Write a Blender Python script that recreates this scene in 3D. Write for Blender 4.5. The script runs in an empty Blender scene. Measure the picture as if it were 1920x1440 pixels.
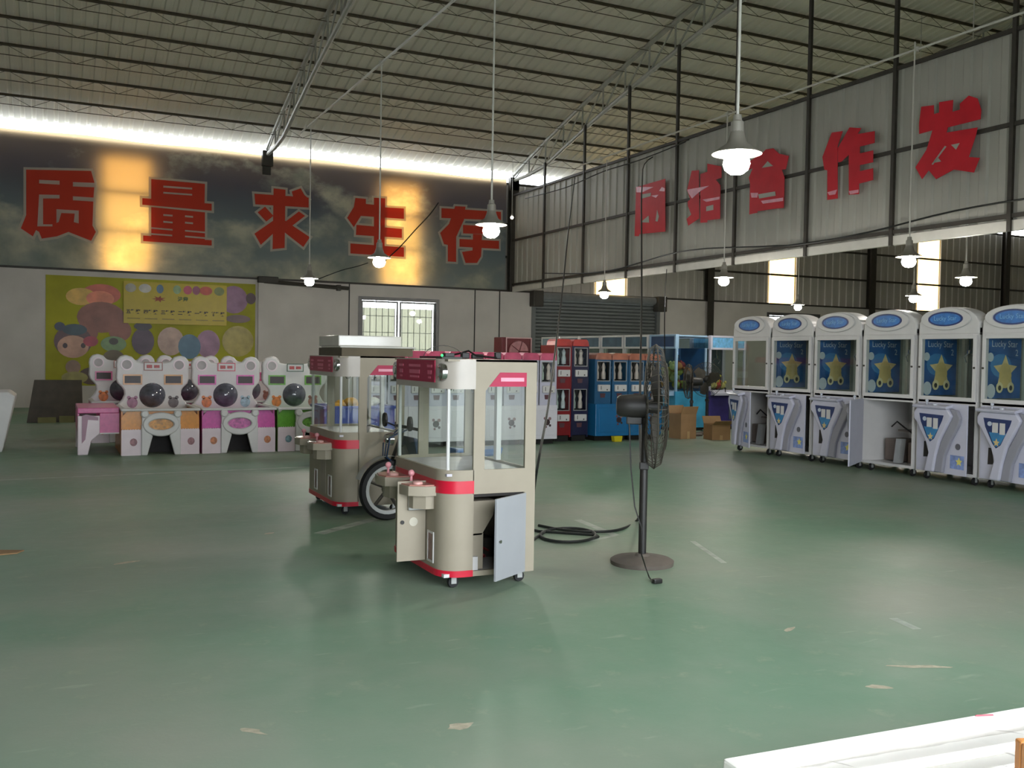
import bpy, bmesh, math, random
from mathutils import Vector, Matrix
random.seed(7)
PI = math.pi
SC = bpy.context.scene
COL = SC.collection

# ------------------------------------------------------------------ camera
FPX = 1790.79
YAW, PITCH, ROLL = math.radians(64.238), math.radians(-1.6896), math.radians(0.9372)
CAM = Vector((0, 0, 1.35))
_f = Vector((math.cos(YAW)*math.cos(PITCH), math.sin(YAW)*math.cos(PITCH), math.sin(PITCH)))
_r = _f.cross(Vector((0, 0, 1))).normalized()
_u = _r.cross(_f)
_r2 = _r*math.cos(ROLL) + _u*math.sin(ROLL)
_u2 = -_r*math.sin(ROLL) + _u*math.cos(ROLL)
cam = bpy.data.cameras.new('camera')
cam.sensor_width = 36
cam.lens = FPX/1920*36
cam.clip_start, cam.clip_end = .05, 300
camo = bpy.data.objects.new('camera', cam)
COL.objects.link(camo)
camo.matrix_world = Matrix(((_r2.x, _u2.x, -_f.x, CAM.x), (_r2.y, _u2.y, -_f.y, CAM.y), (_r2.z, _u2.z, -_f.z, CAM.z), (0, 0, 0, 1)))
SC.camera = camo

# ------------------------------------------------------------------ world, daylight, exposure
SC.view_settings.view_transform = 'Standard'
SC.view_settings.look = 'None'
SC.view_settings.gamma = 1
SC.view_settings.use_curve_mapping = False
SC.view_settings.exposure = -0.55
SC.cycles.use_denoising = True
SC.cycles.max_bounces = 8
SC.cycles.transparent_max_bounces = 24
SC.cycles.sample_clamp_indirect = 6
w = bpy.data.worlds.new('sky')
SC.world = w
w.use_nodes = True
w.node_tree.nodes['Background'].inputs[0].default_value = (.88, .94, 1, 1)
w.node_tree.nodes['Background'].inputs[1].default_value = 18.0
BULB = 370.0
SKYLIGHT = 6.5
# the openings daylight comes in by: portals that guide the sky's light, they emit nothing themselves
def portal(name, loc, rot, sx, sy):
    l = bpy.data.lights.new(name, 'AREA'); l.shape = 'RECTANGLE'; l.size, l.size_y = sx, sy
    l.cycles.is_portal = True
    o = bpy.data.objects.new(name, l); COL.objects.link(o); o.location = loc; o.rotation_euler = rot
portal('door_portal', (2.6, -.52, 1.6), (PI/2, 0, 0), 5.5, 3.2)                    # roller door behind the camera, light goes +Y
portal('eave_portal', (16.5, 24.38, 6.38), (-PI/2, 0, 0), 47.0, .36)             # open strip below the eave, light goes -Y
portal('window_portal', (8.3, 24.5, 1.9), (-PI/2, 0, 0), 2.2, 1.8)
portal('window_portal', (21.87, 24.5, 1.9), (-PI/2, 0, 0), 2.2, 1.8)


def at(px, py, depth):
    """point seen at photo pixel (px,py), depth metres along the view axis"""
    return CAM + depth*(_f + _r2*((px-960)/FPX) - _u2*((py-720)/FPX))


def ony(px, py, Y):
    d = at(px, py, 1)-CAM
    return CAM + d*((Y-CAM.y)/d.y)


def onx(px, py, X):
    d = at(px, py, 1)-CAM
    return CAM + d*((X-CAM.x)/d.x)


def onz(px, py, Z):
    d = at(px, py, 1)-CAM
    return CAM + d*((Z-CAM.z)/d.z)


# ------------------------------------------------------------------ materials
def lin(c):
    return tuple((x/255/12.92 if x/255 <= .04045 else ((x/255+.055)/1.055)**2.4) for x in c)


MATS = {}


def M(name, rgb, rough=.5, metal=0., var=.12, scale=6., bump=0., bscale=40., spec=.5, coat=0.):
    """principled material whose colour drifts with noise by +-var"""
    if name in MATS:
        return MATS[name]
    m = bpy.data.materials.new(name); m.use_nodes = True
    nt = m.node_tree; b = nt.nodes['Principled BSDF']
    c = lin(rgb)
    tc = nt.nodes.new('ShaderNodeTexCoord')
    n = nt.nodes.new('ShaderNodeTexNoise'); n.inputs['Scale'].default_value = scale; n.inputs['Detail'].default_value = 5
    nt.links.new(tc.outputs['Object'], n.inputs['Vector'])
    r = nt.nodes.new('ShaderNodeValToRGB')
    r.color_ramp.elements[0].position = .3; r.color_ramp.elements[1].position = .7
    r.color_ramp.elements[0].color = tuple(x*(1-var) for x in c)+(1,)
    r.color_ramp.elements[1].color = tuple(min(1, x*(1+var)) for x in c)+(1,)
    nt.links.new(n.outputs['Fac'], r.inputs['Fac'])
    nt.links.new(r.outputs['Color'], b.inputs['Base Color'])
    b.inputs['Roughness'].default_value = rough; b.inputs['Metallic'].default_value = metal
    b.inputs['Specular IOR Level'].default_value = spec; b.inputs['Coat Weight'].default_value = coat
    if bump:
        n2 = nt.nodes.new('ShaderNodeTexNoise'); n2.inputs['Scale'].default_value = bscale
        nt.links.new(tc.outputs['Object'], n2.inputs['Vector'])
        bp = nt.nodes.new('ShaderNodeBump'); bp.inputs['Strength'].default_value = bump; bp.inputs['Distance'].default_value = .02
        nt.links.new(n2.outputs['Fac'], bp.inputs['Height']); nt.links.new(bp.outputs['Normal'], b.inputs['Normal'])
    MATS[name] = m
    return m


def EM(name, rgb, strength):
    if name in MATS:
        return MATS[name]
    m = bpy.data.materials.new(name); m.use_nodes = True
    b = m.node_tree.nodes['Principled BSDF']
    b.inputs['Base Color'].default_value = lin(rgb)+(1,)
    b.inputs['Emission Color'].default_value = lin(rgb)+(1,)
    b.inputs['Emission Strength'].default_value = strength
    MATS[name] = m
    return m


def GLASS(name, tint=(235, 245, 242), fac=.08, rough=.02):
    """thin clear pane: transparent with a fresnel gloss"""
    if name in MATS:
        return MATS[name]
    m = bpy.data.materials.new(name); m.use_nodes = True
    nt = m.node_tree; nt.nodes.remove(nt.nodes['Principled BSDF'])
    out = nt.nodes['Material Output']
    t = nt.nodes.new('ShaderNodeBsdfTransparent'); t.inputs[0].default_value = lin(tint)+(1,)
    g = nt.nodes.new('ShaderNodeBsdfGlossy'); g.inputs['Roughness'].default_value = rough
    fr = nt.nodes.new('ShaderNodeLayerWeight'); fr.inputs['Blend'].default_value = .25
    mx0 = nt.nodes.new('ShaderNodeMath'); mx0.operation = 'MULTIPLY_ADD'; mx0.inputs[1].default_value = .14; mx0.inputs[2].default_value = fac*.25
    nt.links.new(fr.outputs['Fresnel'], mx0.inputs[0])
    mx = nt.nodes.new('ShaderNodeMixShader')
    nt.links.new(mx0.outputs[0], mx.inputs[0]); nt.links.new(t.outputs[0], mx.inputs[1]); nt.links.new(g.outputs[0], mx.inputs[2])
    nt.links.new(mx.outputs[0], out.inputs[0])
    MATS[name] = m
    return m


def CLOTH(name, rgb, trans=.5, rgb2=None, gloss=0):
    """thin sheet: diffuse in front, light of the far side shines through"""
    if name in MATS:
        return MATS[name]
    m = bpy.data.materials.new(name); m.use_nodes = True
    nt = m.node_tree; nt.nodes.remove(nt.nodes['Principled BSDF'])
    out = nt.nodes['Material Output']
    tc = nt.nodes.new('ShaderNodeTexCoord')
    n = nt.nodes.new('ShaderNodeTexNoise'); n.inputs['Scale'].default_value = 1.5
    nt.links.new(tc.outputs['Object'], n.inputs['Vector'])
    mixc = nt.nodes.new('ShaderNodeMixRGB')
    nt.links.new(n.outputs['Fac'], mixc.inputs[0])
    mixc.inputs[1].default_value = lin(rgb)+(1,)
    mixc.inputs[2].default_value = tuple(x*.85 for x in lin(rgb))+(1,)
    d = nt.nodes.new('ShaderNodeBsdfDiffuse'); t = nt.nodes.new('ShaderNodeBsdfTranslucent')
    nt.links.new(mixc.outputs[0], d.inputs[0])
    if rgb2:
        t.inputs[0].default_value = lin(rgb2)+(1,)
    else:
        nt.links.new(mixc.outputs[0], t.inputs[0])
    mx = nt.nodes.new('ShaderNodeMixShader'); mx.inputs[0].default_value = trans
    nt.links.new(d.outputs[0], mx.inputs[1]); nt.links.new(t.outputs[0], mx.inputs[2])
    last = mx
    nt.links.new(last.outputs[0], out.inputs[0])
    MATS[name] = m
    return m


def sky_banner_mat():
    m = bpy.data.materials.new('sky_print'); m.use_nodes = True
    nt = m.node_tree; nt.nodes.remove(nt.nodes['Principled BSDF'])
    L = nt.links.new; N = nt.nodes.new
    out = nt.nodes['Material Output']
    tc = N('ShaderNodeTexCoord'); sep = N('ShaderNodeSeparateXYZ'); L(tc.outputs['Object'], sep.inputs[0])
    mr = N('ShaderNodeMapRange'); mr.inputs['From Min'].default_value = 3.1; mr.inputs['From Max'].default_value = 6.2
    L(sep.outputs['Z'], mr.inputs['Value'])
    g = N('ShaderNodeValToRGB')
    g.color_ramp.elements[0].color = lin((160, 174, 174))+(1,); g.color_ramp.elements[1].color = lin((84, 84, 108))+(1,)
    e = g.color_ramp.elements.new(.45); e.color = lin((128, 148, 158))+(1,)
    e = g.color_ramp.elements.new(.75); e.color = lin((92, 98, 124))+(1,)
    L(mr.outputs[0], g.inputs[0])
    mp = N('ShaderNodeMapping'); mp.inputs['Scale'].default_value = (.42, 1, .62); mp.inputs['Location'].default_value = (3.1, 0, 1.4)
    L(tc.outputs['Object'], mp.inputs[0])
    no = N('ShaderNodeTexNoise'); no.inputs['Scale'].default_value = 1.15; no.inputs['Detail'].default_value = 9; no.inputs['Roughness'].default_value = .58
    L(mp.outputs[0], no.inputs['Vector'])
    sub = N('ShaderNodeMath'); sub.operation = 'MULTIPLY_ADD'; sub.inputs[1].default_value = -.16; L(mr.outputs[0], sub.inputs[0]); L(no.outputs['Fac'], sub.inputs[2])
    cr = N('ShaderNodeValToRGB'); cr.color_ramp.elements[0].position = .42; cr.color_ramp.elements[1].position = .52
    L(sub.outputs[0], cr.inputs[0])
    no2 = N('ShaderNodeTexNoise'); no2.inputs['Scale'].default_value = 1.6; no2.inputs['Detail'].default_value = 6; L(tc.outputs['Object'], no2.inputs['Vector'])
    cc = N('ShaderNodeValToRGB'); cc.color_ramp.elements[0].color = lin((146, 162, 158))+(1,); cc.color_ramp.elements[1].color = lin((222, 222, 204))+(1,)
    cc.color_ramp.elements[0].position = .35; cc.color_ramp.elements[1].position = .62
    L(no2.outputs['Fac'], cc.inputs[0])
    mixc = N('ShaderNodeMixRGB'); L(cr.outputs[0], mixc.inputs[0]); L(g.outputs[0], mixc.inputs[1]); L(cc.outputs[0], mixc.inputs[2])
    d = N('ShaderNodeBsdfDiffuse'); t = N('ShaderNodeBsdfTranslucent')
    tmx = N('ShaderNodeMixRGB'); tmx.inputs[0].default_value = .6; L(mixc.outputs[0], tmx.inputs[1]); tmx.inputs[2].default_value = lin((232, 200, 140))+(1,)
    L(mixc.outputs[0], d.inputs[0]); L(tmx.outputs[0], t.inputs[0])
    mx = N('ShaderNodeMixShader'); mx.inputs[0].default_value = .42
    L(d.outputs[0], mx.inputs[1]); L(t.outputs[0], mx.inputs[2]); L(mx.outputs[0], out.inputs[0])
    return m


def floor_mat():
    m = bpy.data.materials.new('green_floor_paint'); m.use_nodes = True
    nt = m.node_tree; b = nt.nodes['Principled BSDF']; L = nt.links.new; N = nt.nodes.new
    tc = N('ShaderNodeTexCoord')
    def noise(s, d=6, r=.55):
        n = N('ShaderNodeTexNoise'); n.inputs['Scale'].default_value = s; n.inputs['Detail'].default_value = d; n.inputs['Roughness'].default_value = r
        L(tc.outputs['Object'], n.inputs['Vector']); return n
    a = noise(.42, 5); r1 = N('ShaderNodeValToRGB'); r1.color_ramp.elements[0].position = .38; r1.color_ramp.elements[1].position = .62
    r1.color_ramp.elements[0].color = lin((112, 143, 119))+(1,); r1.color_ramp.elements[1].color = lin((142, 150, 134))+(1,)
    L(a.outputs[0], r1.inputs[0])
    bn = noise(5, 8, .7); r2 = N('ShaderNodeValToRGB'); r2.color_ramp.elements[0].position = .58; r2.color_ramp.elements[1].position = .8
    r2.color_ramp.elements[0].color = (0, 0, 0, 1); r2.color_ramp.elements[1].color = (.55, .55, .55, 1); L(bn.outputs[0], r2.inputs[0])
    mx = N('ShaderNodeMixRGB'); L(r2.outputs[0], mx.inputs[0]); L(r1.outputs[0], mx.inputs[1]); mx.inputs[2].default_value = lin((168, 172, 148))+(1,)
    # worn scratches
    mp = N('ShaderNodeMapping'); mp.inputs['Scale'].default_value = (2.2, 9, 1); mp.inputs['Rotation'].default_value = (0, 0, .5); L(tc.outputs['Object'], mp.inputs[0])
    sn = N('ShaderNodeTexNoise'); sn.inputs['Scale'].default_value = 1.6; sn.inputs['Detail'].default_value = 4; L(mp.outputs[0], sn.inputs['Vector'])
    r3 = N('ShaderNodeValToRGB'); r3.color_ramp.elements[0].position = .66; r3.color_ramp.elements[1].position = .74
    r3.color_ramp.elements[1].color = (.2, .2, .2, 1); L(sn.outputs[0], r3.inputs[0])
    mx2 = N('ShaderNodeMixRGB'); L(r3.outputs[0], mx2.inputs[0]); L(mx.outputs[0], mx2.inputs[1]); mx2.inputs[2].default_value = lin((186, 190, 172))+(1,)
    L(mx2.outputs[0], b.inputs['Base Color'])
    b.inputs['Specular IOR Level'].default_value = .1
    rn = N('ShaderNodeMapRange'); rn.inputs['To Min'].default_value = .32; rn.inputs['To Max'].default_value = .55; L(bn.outputs[0], rn.inputs[0]); L(rn.outputs[0], b.inputs['Roughness'])
    bp = N('ShaderNodeBump'); bp.inputs['Strength'].default_value = .12; bp.inputs['Distance'].default_value = .02; L(bn.outputs[0], bp.inputs['Height']); L(bp.outputs[0], b.inputs['Normal'])
    return m


WHITE = M('white_paint', (208, 206, 204), .35, var=.04)
CREAM = M('cream_panel', (156, 147, 130), .5, var=.04, spec=.25)
LAV = M('lavender_plastic', (196, 196, 212), .3, var=.04)
GREYB = M('grey_band', (150, 150, 160), .4, var=.05)
PINKW = M('pinkish_white_plastic', (224, 208, 214), .3, var=.05)
RED = M('red_band', (200, 24, 52), .35, var=.06)
MAG = M('magenta_print', (168, 20, 66), .4, var=.08, spec=.3)
BLACK = M('black_plastic', (24, 22, 20), .45, var=.1)
DARK = M('dark_interior', (40, 36, 34), .7, var=.2)
CHROME = M('chrome', (200, 200, 200), .15, 1, var=.03)
STEELD = M('dark_steel', (62, 58, 52), .55, .2, var=.15)
STEELL = M('pale_steel', (170, 172, 170), .45, .3, var=.1)
RUBBER = M('rubber', (22, 22, 24), .7, var=.1)
GL = GLASS('clear_glass', (248, 251, 249))
GLB = GLASS('blue_tinted_glass', (222, 236, 246), .14)
NAVY = M('navy_panel', (26, 28, 62), .35, var=.1)
BLUE = M('blue_panel', (40, 92, 130), .35, var=.1)


# ------------------------------------------------------------------ mesh builder
class MB:
    def __init__(s):
        s.v, s.f = [], []

    def add(s, vs, fs):
        o = len(s.v); s.v += [tuple(v) for v in vs]; s.f += [tuple(i+o for i in f) for f in fs]; return s

    def box(s, x0, x1, y0, y1, z0, z1):
        return s.add([(x0, y0, z0), (x1, y0, z0), (x1, y1, z0), (x0, y1, z0), (x0, y0, z1), (x1, y0, z1), (x1, y1, z1), (x0, y1, z1)],
                     [(3, 2, 1, 0), (4, 5, 6, 7), (0, 1, 5, 4), (1, 2, 6, 5), (2, 3, 7, 6), (3, 0, 4, 7)])

    def B(s, ax, a0, a1, u0, u1, v0, v1):
        if ax == 'x': return s.box(a0, a1, u0, u1, v0, v1)
        if ax == 'y': return s.box(u0, u1, a0, a1, v0, v1)
        return s.box(u0, u1, v0, v1, a0, a1)

    def frame(s, ax, a0, a1, u0, u1, v0, v1, w, wb=None, wt=None):
        wb = w if wb is None else wb; wt = w if wt is None else wt
        s.B(ax, a0, a1, u0, u0+w, v0, v1); s.B(ax, a0, a1, u1-w, u1, v0, v1)
        s.B(ax, a0, a1, u0+w, u1-w, v0, v0+wb); s.B(ax, a0, a1, u0+w, u1-w, v1-wt, v1); return s

    def prism(s, poly, ax, a, b):
        n = len(poly)
        def P(p, t):
            return (t, p[0], p[1]) if ax == 'x' else ((p[0], t, p[1]) if ax == 'y' else (p[0], p[1], t))
        vs = [P(p, a) for p in poly]+[P(p, b) for p in poly]
        fs = [tuple(range(n)), tuple(range(2*n-1, n-1, -1))]+[(i, (i+1) % n, n+(i+1) % n, n+i) for i in range(n)]
        return s.add(vs, fs)

    def ring(s, outer, inner, ax, a, b):
        """prism between two loops with the same vertex count"""
        n = len(outer)
        def P(p, t):
            return (t, p[0], p[1]) if ax == 'x' else ((p[0], t, p[1]) if ax == 'y' else (p[0], p[1], t))
        vs = [P(p, a) for p in outer]+[P(p, a) for p in inner]+[P(p, b) for p in outer]+[P(p, b) for p in inner]
        fs = []
        for i in range(n):
            j = (i+1) % n
            fs += [(i, j, n+j, n+i), (2*n+i, 3*n+i, 3*n+j, 2*n+j), (i, 2*n+i, 2*n+j, j), (n+i, n+j, 3*n+j, 3*n+i)]
        return s.add(vs, fs)

    def tube(s, pts, r, n=6, caps=True):
        pts = [Vector(p) for p in pts]; vs = []; fs = []
        t0 = (pts[1]-pts[0]).normalized()
        ref = Vector((0, 0, 1)) if abs(t0.z) < .9 else Vector((1, 0, 0))
        a = t0.cross(ref).normalized()
        for i, p in enumerate(pts):
            t = (pts[min(i+1, len(pts)-1)]-pts[max(i-1, 0)]).normalized()
            a = (a-t*a.dot(t)).normalized(); b = t.cross(a)
            rr = r[i] if isinstance(r, (list, tuple)) else r
            vs += [p+a*(rr*math.cos(2*PI*k/n))+b*(rr*math.sin(2*PI*k/n)) for k in range(n)]
        for i in range(len(pts)-1):
            fs += [(i*n+k, i*n+(k+1) % n, (i+1)*n+(k+1) % n, (i+1)*n+k) for k in range(n)]
        if caps:
            fs += [tuple(range(n-1, -1, -1)), tuple((len(pts)-1)*n+k for k in range(n))]
        return s.add(vs, fs)

    def lathe(s, prof, c=(0, 0, 0), n=20, ax='z', capa=True):
        vs = []; fs = []
        for r, h in prof:
            for k in range(n):
                x, y = r*math.cos(2*PI*k/n), r*math.sin(2*PI*k/n)
                p = (x, y, h) if ax == 'z' else ((h, x, y) if ax == 'x' else (x, h, y))
                vs.append((p[0]+c[0], p[1]+c[1], p[2]+c[2]))
        for i in range(len(prof)-1):
            fs += [(i*n+k, i*n+(k+1) % n, (i+1)*n+(k+1) % n, (i+1)*n+k) for k in range(n)]
        if capa:
            if prof[0][0] > 1e-4: fs.append(tuple(range(n-1, -1, -1)))
            if prof[-1][0] > 1e-4: fs.append(tuple((len(prof)-1)*n+k for k in range(n)))
        return s.add(vs, fs)

    def sphere(s, c, r, n=12, sz=1.):
        return s.lathe([(max(1e-5, r*math.sin(PI*i/8)), -r*sz*math.cos(PI*i/8)) for i in range(9)], c, n, capa=False)


def ell(cx, cy, a, b, n=24, t0=0, t1=2*PI):
    full = abs(t1-t0-2*PI) < 1e-6
    return [(cx+a*math.cos(t0+(t1-t0)*k/(n if full else n-1)), cy+b*math.sin(t0+(t1-t0)*k/(n if full else n-1))) for k in range(n)]


def offset_poly(poly, d):
    """grow a closed polygon outward by d"""
    n = len(poly)
    A = sum(poly[i][0]*poly[(i+1) % n][1]-poly[(i+1) % n][0]*poly[i][1] for i in range(n))
    sg = 1 if A > 0 else -1
    out = []
    for i in range(n):
        p0, p1, p2 = Vector(poly[i-1]), Vector(poly[i]), Vector(poly[(i+1) % n])
        e1 = (p1-p0).normalized(); e2 = (p2-p1).normalized()
        n1 = Vector((e1.y, -e1.x))*sg; n2 = Vector((e2.y, -e2.x))*sg
        m = n1+n2
        k = d*2/max(m.length_squared, .9)
        out.append((p1.x+m.x*k, p1.y+m.y*k))
    return out


def build(name, mb, mat, parent=None, label=None, cat=None, group=None, kind=None, smooth=False, bev=0, loc=None, fixn=True):
    me = bpy.data.meshes.new(name)
    me.from_pydata(mb.v, [], mb.f); me.update()
    if fixn and len(mb.f) < 6000:
        bm = bmesh.new(); bm.from_mesh(me); bmesh.ops.recalc_face_normals(bm, faces=bm.faces); bm.to_mesh(me); bm.free()
    if smooth:
        for p in me.polygons: p.use_smooth = True
        me.set_sharp_from_angle(angle=math.radians(38))
    me.materials.append(mat)
    o = bpy.data.objects.new(name, me); COL.objects.link(o)
    if parent: o.parent = parent
    if loc: o.location = loc
    if bev:
        b = o.modifiers.new('bevel', 'BEVEL'); b.width = bev; b.segments = 2; b.limit_method = 'ANGLE'
    tag(o, label, cat, group, kind)
    return o


def tag(o, label=None, cat=None, group=None, kind=None):
    if label: o['label'] = label
    if cat: o['category'] = cat
    if group: o['group'] = group
    if kind: o['kind'] = kind
    return o


def thing(name, label, cat, loc=(0, 0, 0), rz=0, group=None):
    o = bpy.data.objects.new(name, None); COL.objects.link(o)
    o.location = loc; o.rotation_euler = (0, 0, rz); o.empty_display_size = .1
    return tag(o, label, cat, group)


def copy_tree(o, parent=None):
    c = o.copy(); COL.objects.link(c); c.parent = parent
    for ch in list(o.children): copy_tree(ch, c)
    return c


def dup(o, loc, rz, label):
    c = copy_tree(o); c.location = loc; c.rotation_euler = (0, 0, rz); c['label'] = label; return c


def share(name, src, parent, loc):
    o = bpy.data.objects.new(name, src.data); COL.objects.link(o); o.parent = parent; o.location = loc; return o


def text_mb(body, size, ax, a, u, v, depth=.002, flip=1, align='CENTER', bold=0.):
    """lettering as a mesh: drawn in the plane across axis ax at a, centred on (u,v); flip=-1 when +u runs leftward for the reader"""
    c = bpy.data.curves.new('txt', 'FONT'); c.body = body; c.size = size; c.align_x = align; c.align_y = 'CENTER'; c.resolution_u = 2; c.offset = bold
    o = bpy.data.objects.new('txt', c); COL.objects.link(o)
    me = bpy.data.meshes.new_from_object(o.evaluated_get(bpy.context.evaluated_depsgraph_get()))
    mb = MB()
    vs = []
    for p in me.vertices:
        x, y = p.co.x*flip+u, p.co.y+v
        vs.append((a, x, y) if ax == 'x' else ((x, a, y) if ax == 'y' else (x, y, a)))
    mb.add(vs, [tuple(p.vertices) for p in me.polygons])
    bpy.data.objects.remove(o); bpy.data.curves.remove(c); bpy.data.meshes.remove(me)
    return mb


# ================================================================== the setting
YW = 24.2            # inner face of the back wall
XP = 11.6            # partition plane
ZB = 3.16            # top of the masonry part of the back wall
X0, X1 = -7.0, 40.0
YF = -.4            # wall behind the camera


def zroof(Y):
    d = YW-Y
    return 6.52+.31*d-.0075*d*d


# floor
build('floor', MB().box(X0, X1, YF, YW, -.12, 0), floor_mat(), kind='structure')
build('ground_outside', MB().box(X0-25, X1+25, YW+.32, YW+40, -.2, -.02).box(X0-25, X1+25, YF-40, YF-.32, -.2, -.02), M('outside_concrete', (206, 206, 204), .8, var=.1), kind='structure')
linem = M('worn_white_line', (158, 168, 156), .6, var=.3, scale=9)
flo = bpy.data.objects['floor']
def strip(pts, wd):
    mb = MB()
    for (a, b) in zip(pts[:-1], pts[1:]):
        a = Vector(a); b = Vector(b); d = (b-a).normalized(); n = Vector((-d.y, d.x))*wd/2
        mb.add([(a.x+n.x, a.y+n.y, .001), (b.x+n.x, b.y+n.y, .001), (b.x-n.x, b.y-n.y, .001), (a.x-n.x, a.y-n.y, .001)], [(3, 2, 1, 0)])
    build('floor_line', mb, linem, flo)
strip([(-6, 10.7), (2.8, 11.16)], .07)
strip([(2.8, 11.16), (9.05, 11.33)], .05)
strip([(3.93, 6.85), (3.86, 6.15)], .07)
strip([(3.86, 6.15), (3.55, 6.02)], .045)
strip([(1.8, 7.0), (2.42, 7.5)], .10)
strip([(4.28, 5.75), (4.02, 5.05)], .04)
strip([(4.0, 3.62), (3.95, 3.42)], .05)
scuff = M('dusty_scuff', (178, 170, 148), .8, var=.2, scale=30)
for px, py, l, wd, a in ((1725, 1250, .17, .022, -.45), (1650, 1288, .07, .02, -.6), (470, 1370, .06, .018, -.9), (235, 1055, .09, .03, .3), (505, 1000, .05, .02, .5), (860, 1362, .05, .03, .2), (1480, 1180, .05, .015, .4)):
    p = onz(px, py, 0); rnd = [1+.35*random.uniform(-1, 1) for _ in range(10)]
    q = [(p.x+l*rnd[k]*math.cos(k*PI/5)*math.cos(a)-wd*rnd[k]*math.sin(k*PI/5)*math.sin(a), p.y+l*rnd[k]*math.cos(k*PI/5)*math.sin(a)+wd*rnd[k]*math.sin(k*PI/5)*math.cos(a), .0008) for k in range(10)]
    build('floor_scuff', MB().add(q, [tuple(range(10))]), scuff, flo)
# walls: back masonry, with two windows and the shutter opening
pl = M('white_plaster', (206, 200, 194), .8, var=.08, scale=1.2, bump=.06)
WIN = [(7.25, 9.4, 1.05, 2.78), (20.8, 22.94, 1.05, 2.83)]
SHUT = (12.32, 16.55, 0, 3.05)
mb = MB(); xs = X0
for (a, b, z0, z1) in [WIN[0], SHUT, WIN[1]]:
    mb.box(xs, a, YW, YW+.24, 0, ZB)
    if z0: mb.box(a, b, YW, YW+.24, 0, z0)
    mb.box(a, b, YW, YW+.24, z1, ZB); xs = b
mb.box(xs, X1, YW, YW+.24, 0, ZB)
build('wall_back', mb, pl, kind='structure')
wb = bpy.data.objects['wall_back']
# plaster pilaster at the first column, thin control joints
mb = MB().box(4.62, 4.86, YW-.09, YW, 0, ZB-.02)
build('pilaster', mb, pl, wb)
for x in (6.95, 10.5, 11.25):
    build('wall_cable', MB().box(x-.012, x+.012, YW-.02, YW, .9, ZB), BLACK, wb)
# upper sheeting with translucent panels
sheetm = M('upper_wall_sheet', (186, 182, 174), .5, .1, var=.1, scale=.8)
SKY = [(1.09, 2.09), (7.85, 8.83), (14.5, 15.45), (21.0, 22.0), (27.72, 28.7), (34.5, 35.5)]
up = thing('wall_back_upper', None, None); tag(up, kind='structure')
skm = EM('translucent_panel_glow', (255, 214, 138), SKYLIGHT)
def corr_profile(width, pitch, h, top=.05, base=.03):
    pts = [(0, 0)]; n = round(width/pitch)
    for i in range(n):
        c = (i+.5)*pitch
        pts += [(c-top-base, 0), (c-top, h), (c+top, h), (c+top+base, 0)]
    pts.append((width, 0)); return pts
def vsheet(x0, x1, z0, z1):
    mb = MB(); pr = corr_profile(x1-x0, (x1-x0)/max(1, round((x1-x0)/.3)), -.03)
    for (u0, h0), (u1, h1) in zip(pr[:-1], pr[1:]):
        mb.add([(x0+u0, YW+.2+h0, z0), (x0+u1, YW+.2+h1, z0), (x0+u1, YW+.2+h1, z1), (x0+u0, YW+.2+h0, z1)], [(0, 1, 2, 3)])
    return mb
xs = X0
for a, b in SKY+[(X1, X1)]:
    n = max(1, round((a-xs)/.95))
    for i in range(n):
        build('wall_sheet', vsheet(xs+(a-xs)*i/n, xs+(a-xs)*(i+1)/n, ZB, 6.2), sheetm, up)
    if b > a:
        build('skylight_panel', MB().box(a, b, YW+.16, YW+.18, ZB+.04, 5.82), skm, up, label='glowing translucent wall panel')
        build('wall_sheet', vsheet(a, b, 5.82, 6.2), sheetm, up)
    xs = b
for z in (4.12, 5.03, 6.16):
    build('girt', MB().box(X0, X1, YW+.08, YW+.14, z-.03, z+.03), STEELD, up)
build('sill_rail', MB().box(X0, X1, YW-.02, YW+.12, ZB-.02, ZB+.03), STEELD, up)
# columns on the back wall
for x in (-2.0, 4.81, XP, 18.4, 25.2, 31.95):
    zl = ZB if x < XP+.1 else 0
    mb = MB().box(x-.12, x+.12, YW-.16, YW-.148, zl, 6.3).box(x-.12, x+.12, YW+.02, YW+.032, zl, 6.3).box(x-.008, x+.008, YW-.15, YW+.03, zl, 6.3)
    if 4 < x < 5 or x < 0: mb = MB().box(x-.1, x+.1, YW-.02, YW+.02, 5.75, 6.35)
    build('steel_column', mb, STEELD, up)
# other walls that close the hall
build('wall_left', MB().box(X0-.2, X0, YF, YW, 0, 6.5).prism([(YF, 6.5), (YW, 6.5)]+[(YW-i*1.34, zroof(YW-i*1.34)-.05) for i in range(21)], 'x', X0-.2, X0), sheetm, kind='structure')
build('wall_right', MB().prism([(YF, 0), (YW, 0)]+[(YW-i*1.34, zroof(YW-i*1.34)-.05) for i in range(21)], 'x', X1, X1+.2), sheetm, kind='structure')
zf = zroof(YF)
build('wall_front', MB().box(X0, -.15, YF-.25, YF, 0, zf).box(5.35, X1, YF-.25, YF, 0, zf).box(-.15, 5.35, YF-.25, YF, 3.2, zf), sheetm, kind='structure')

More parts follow.
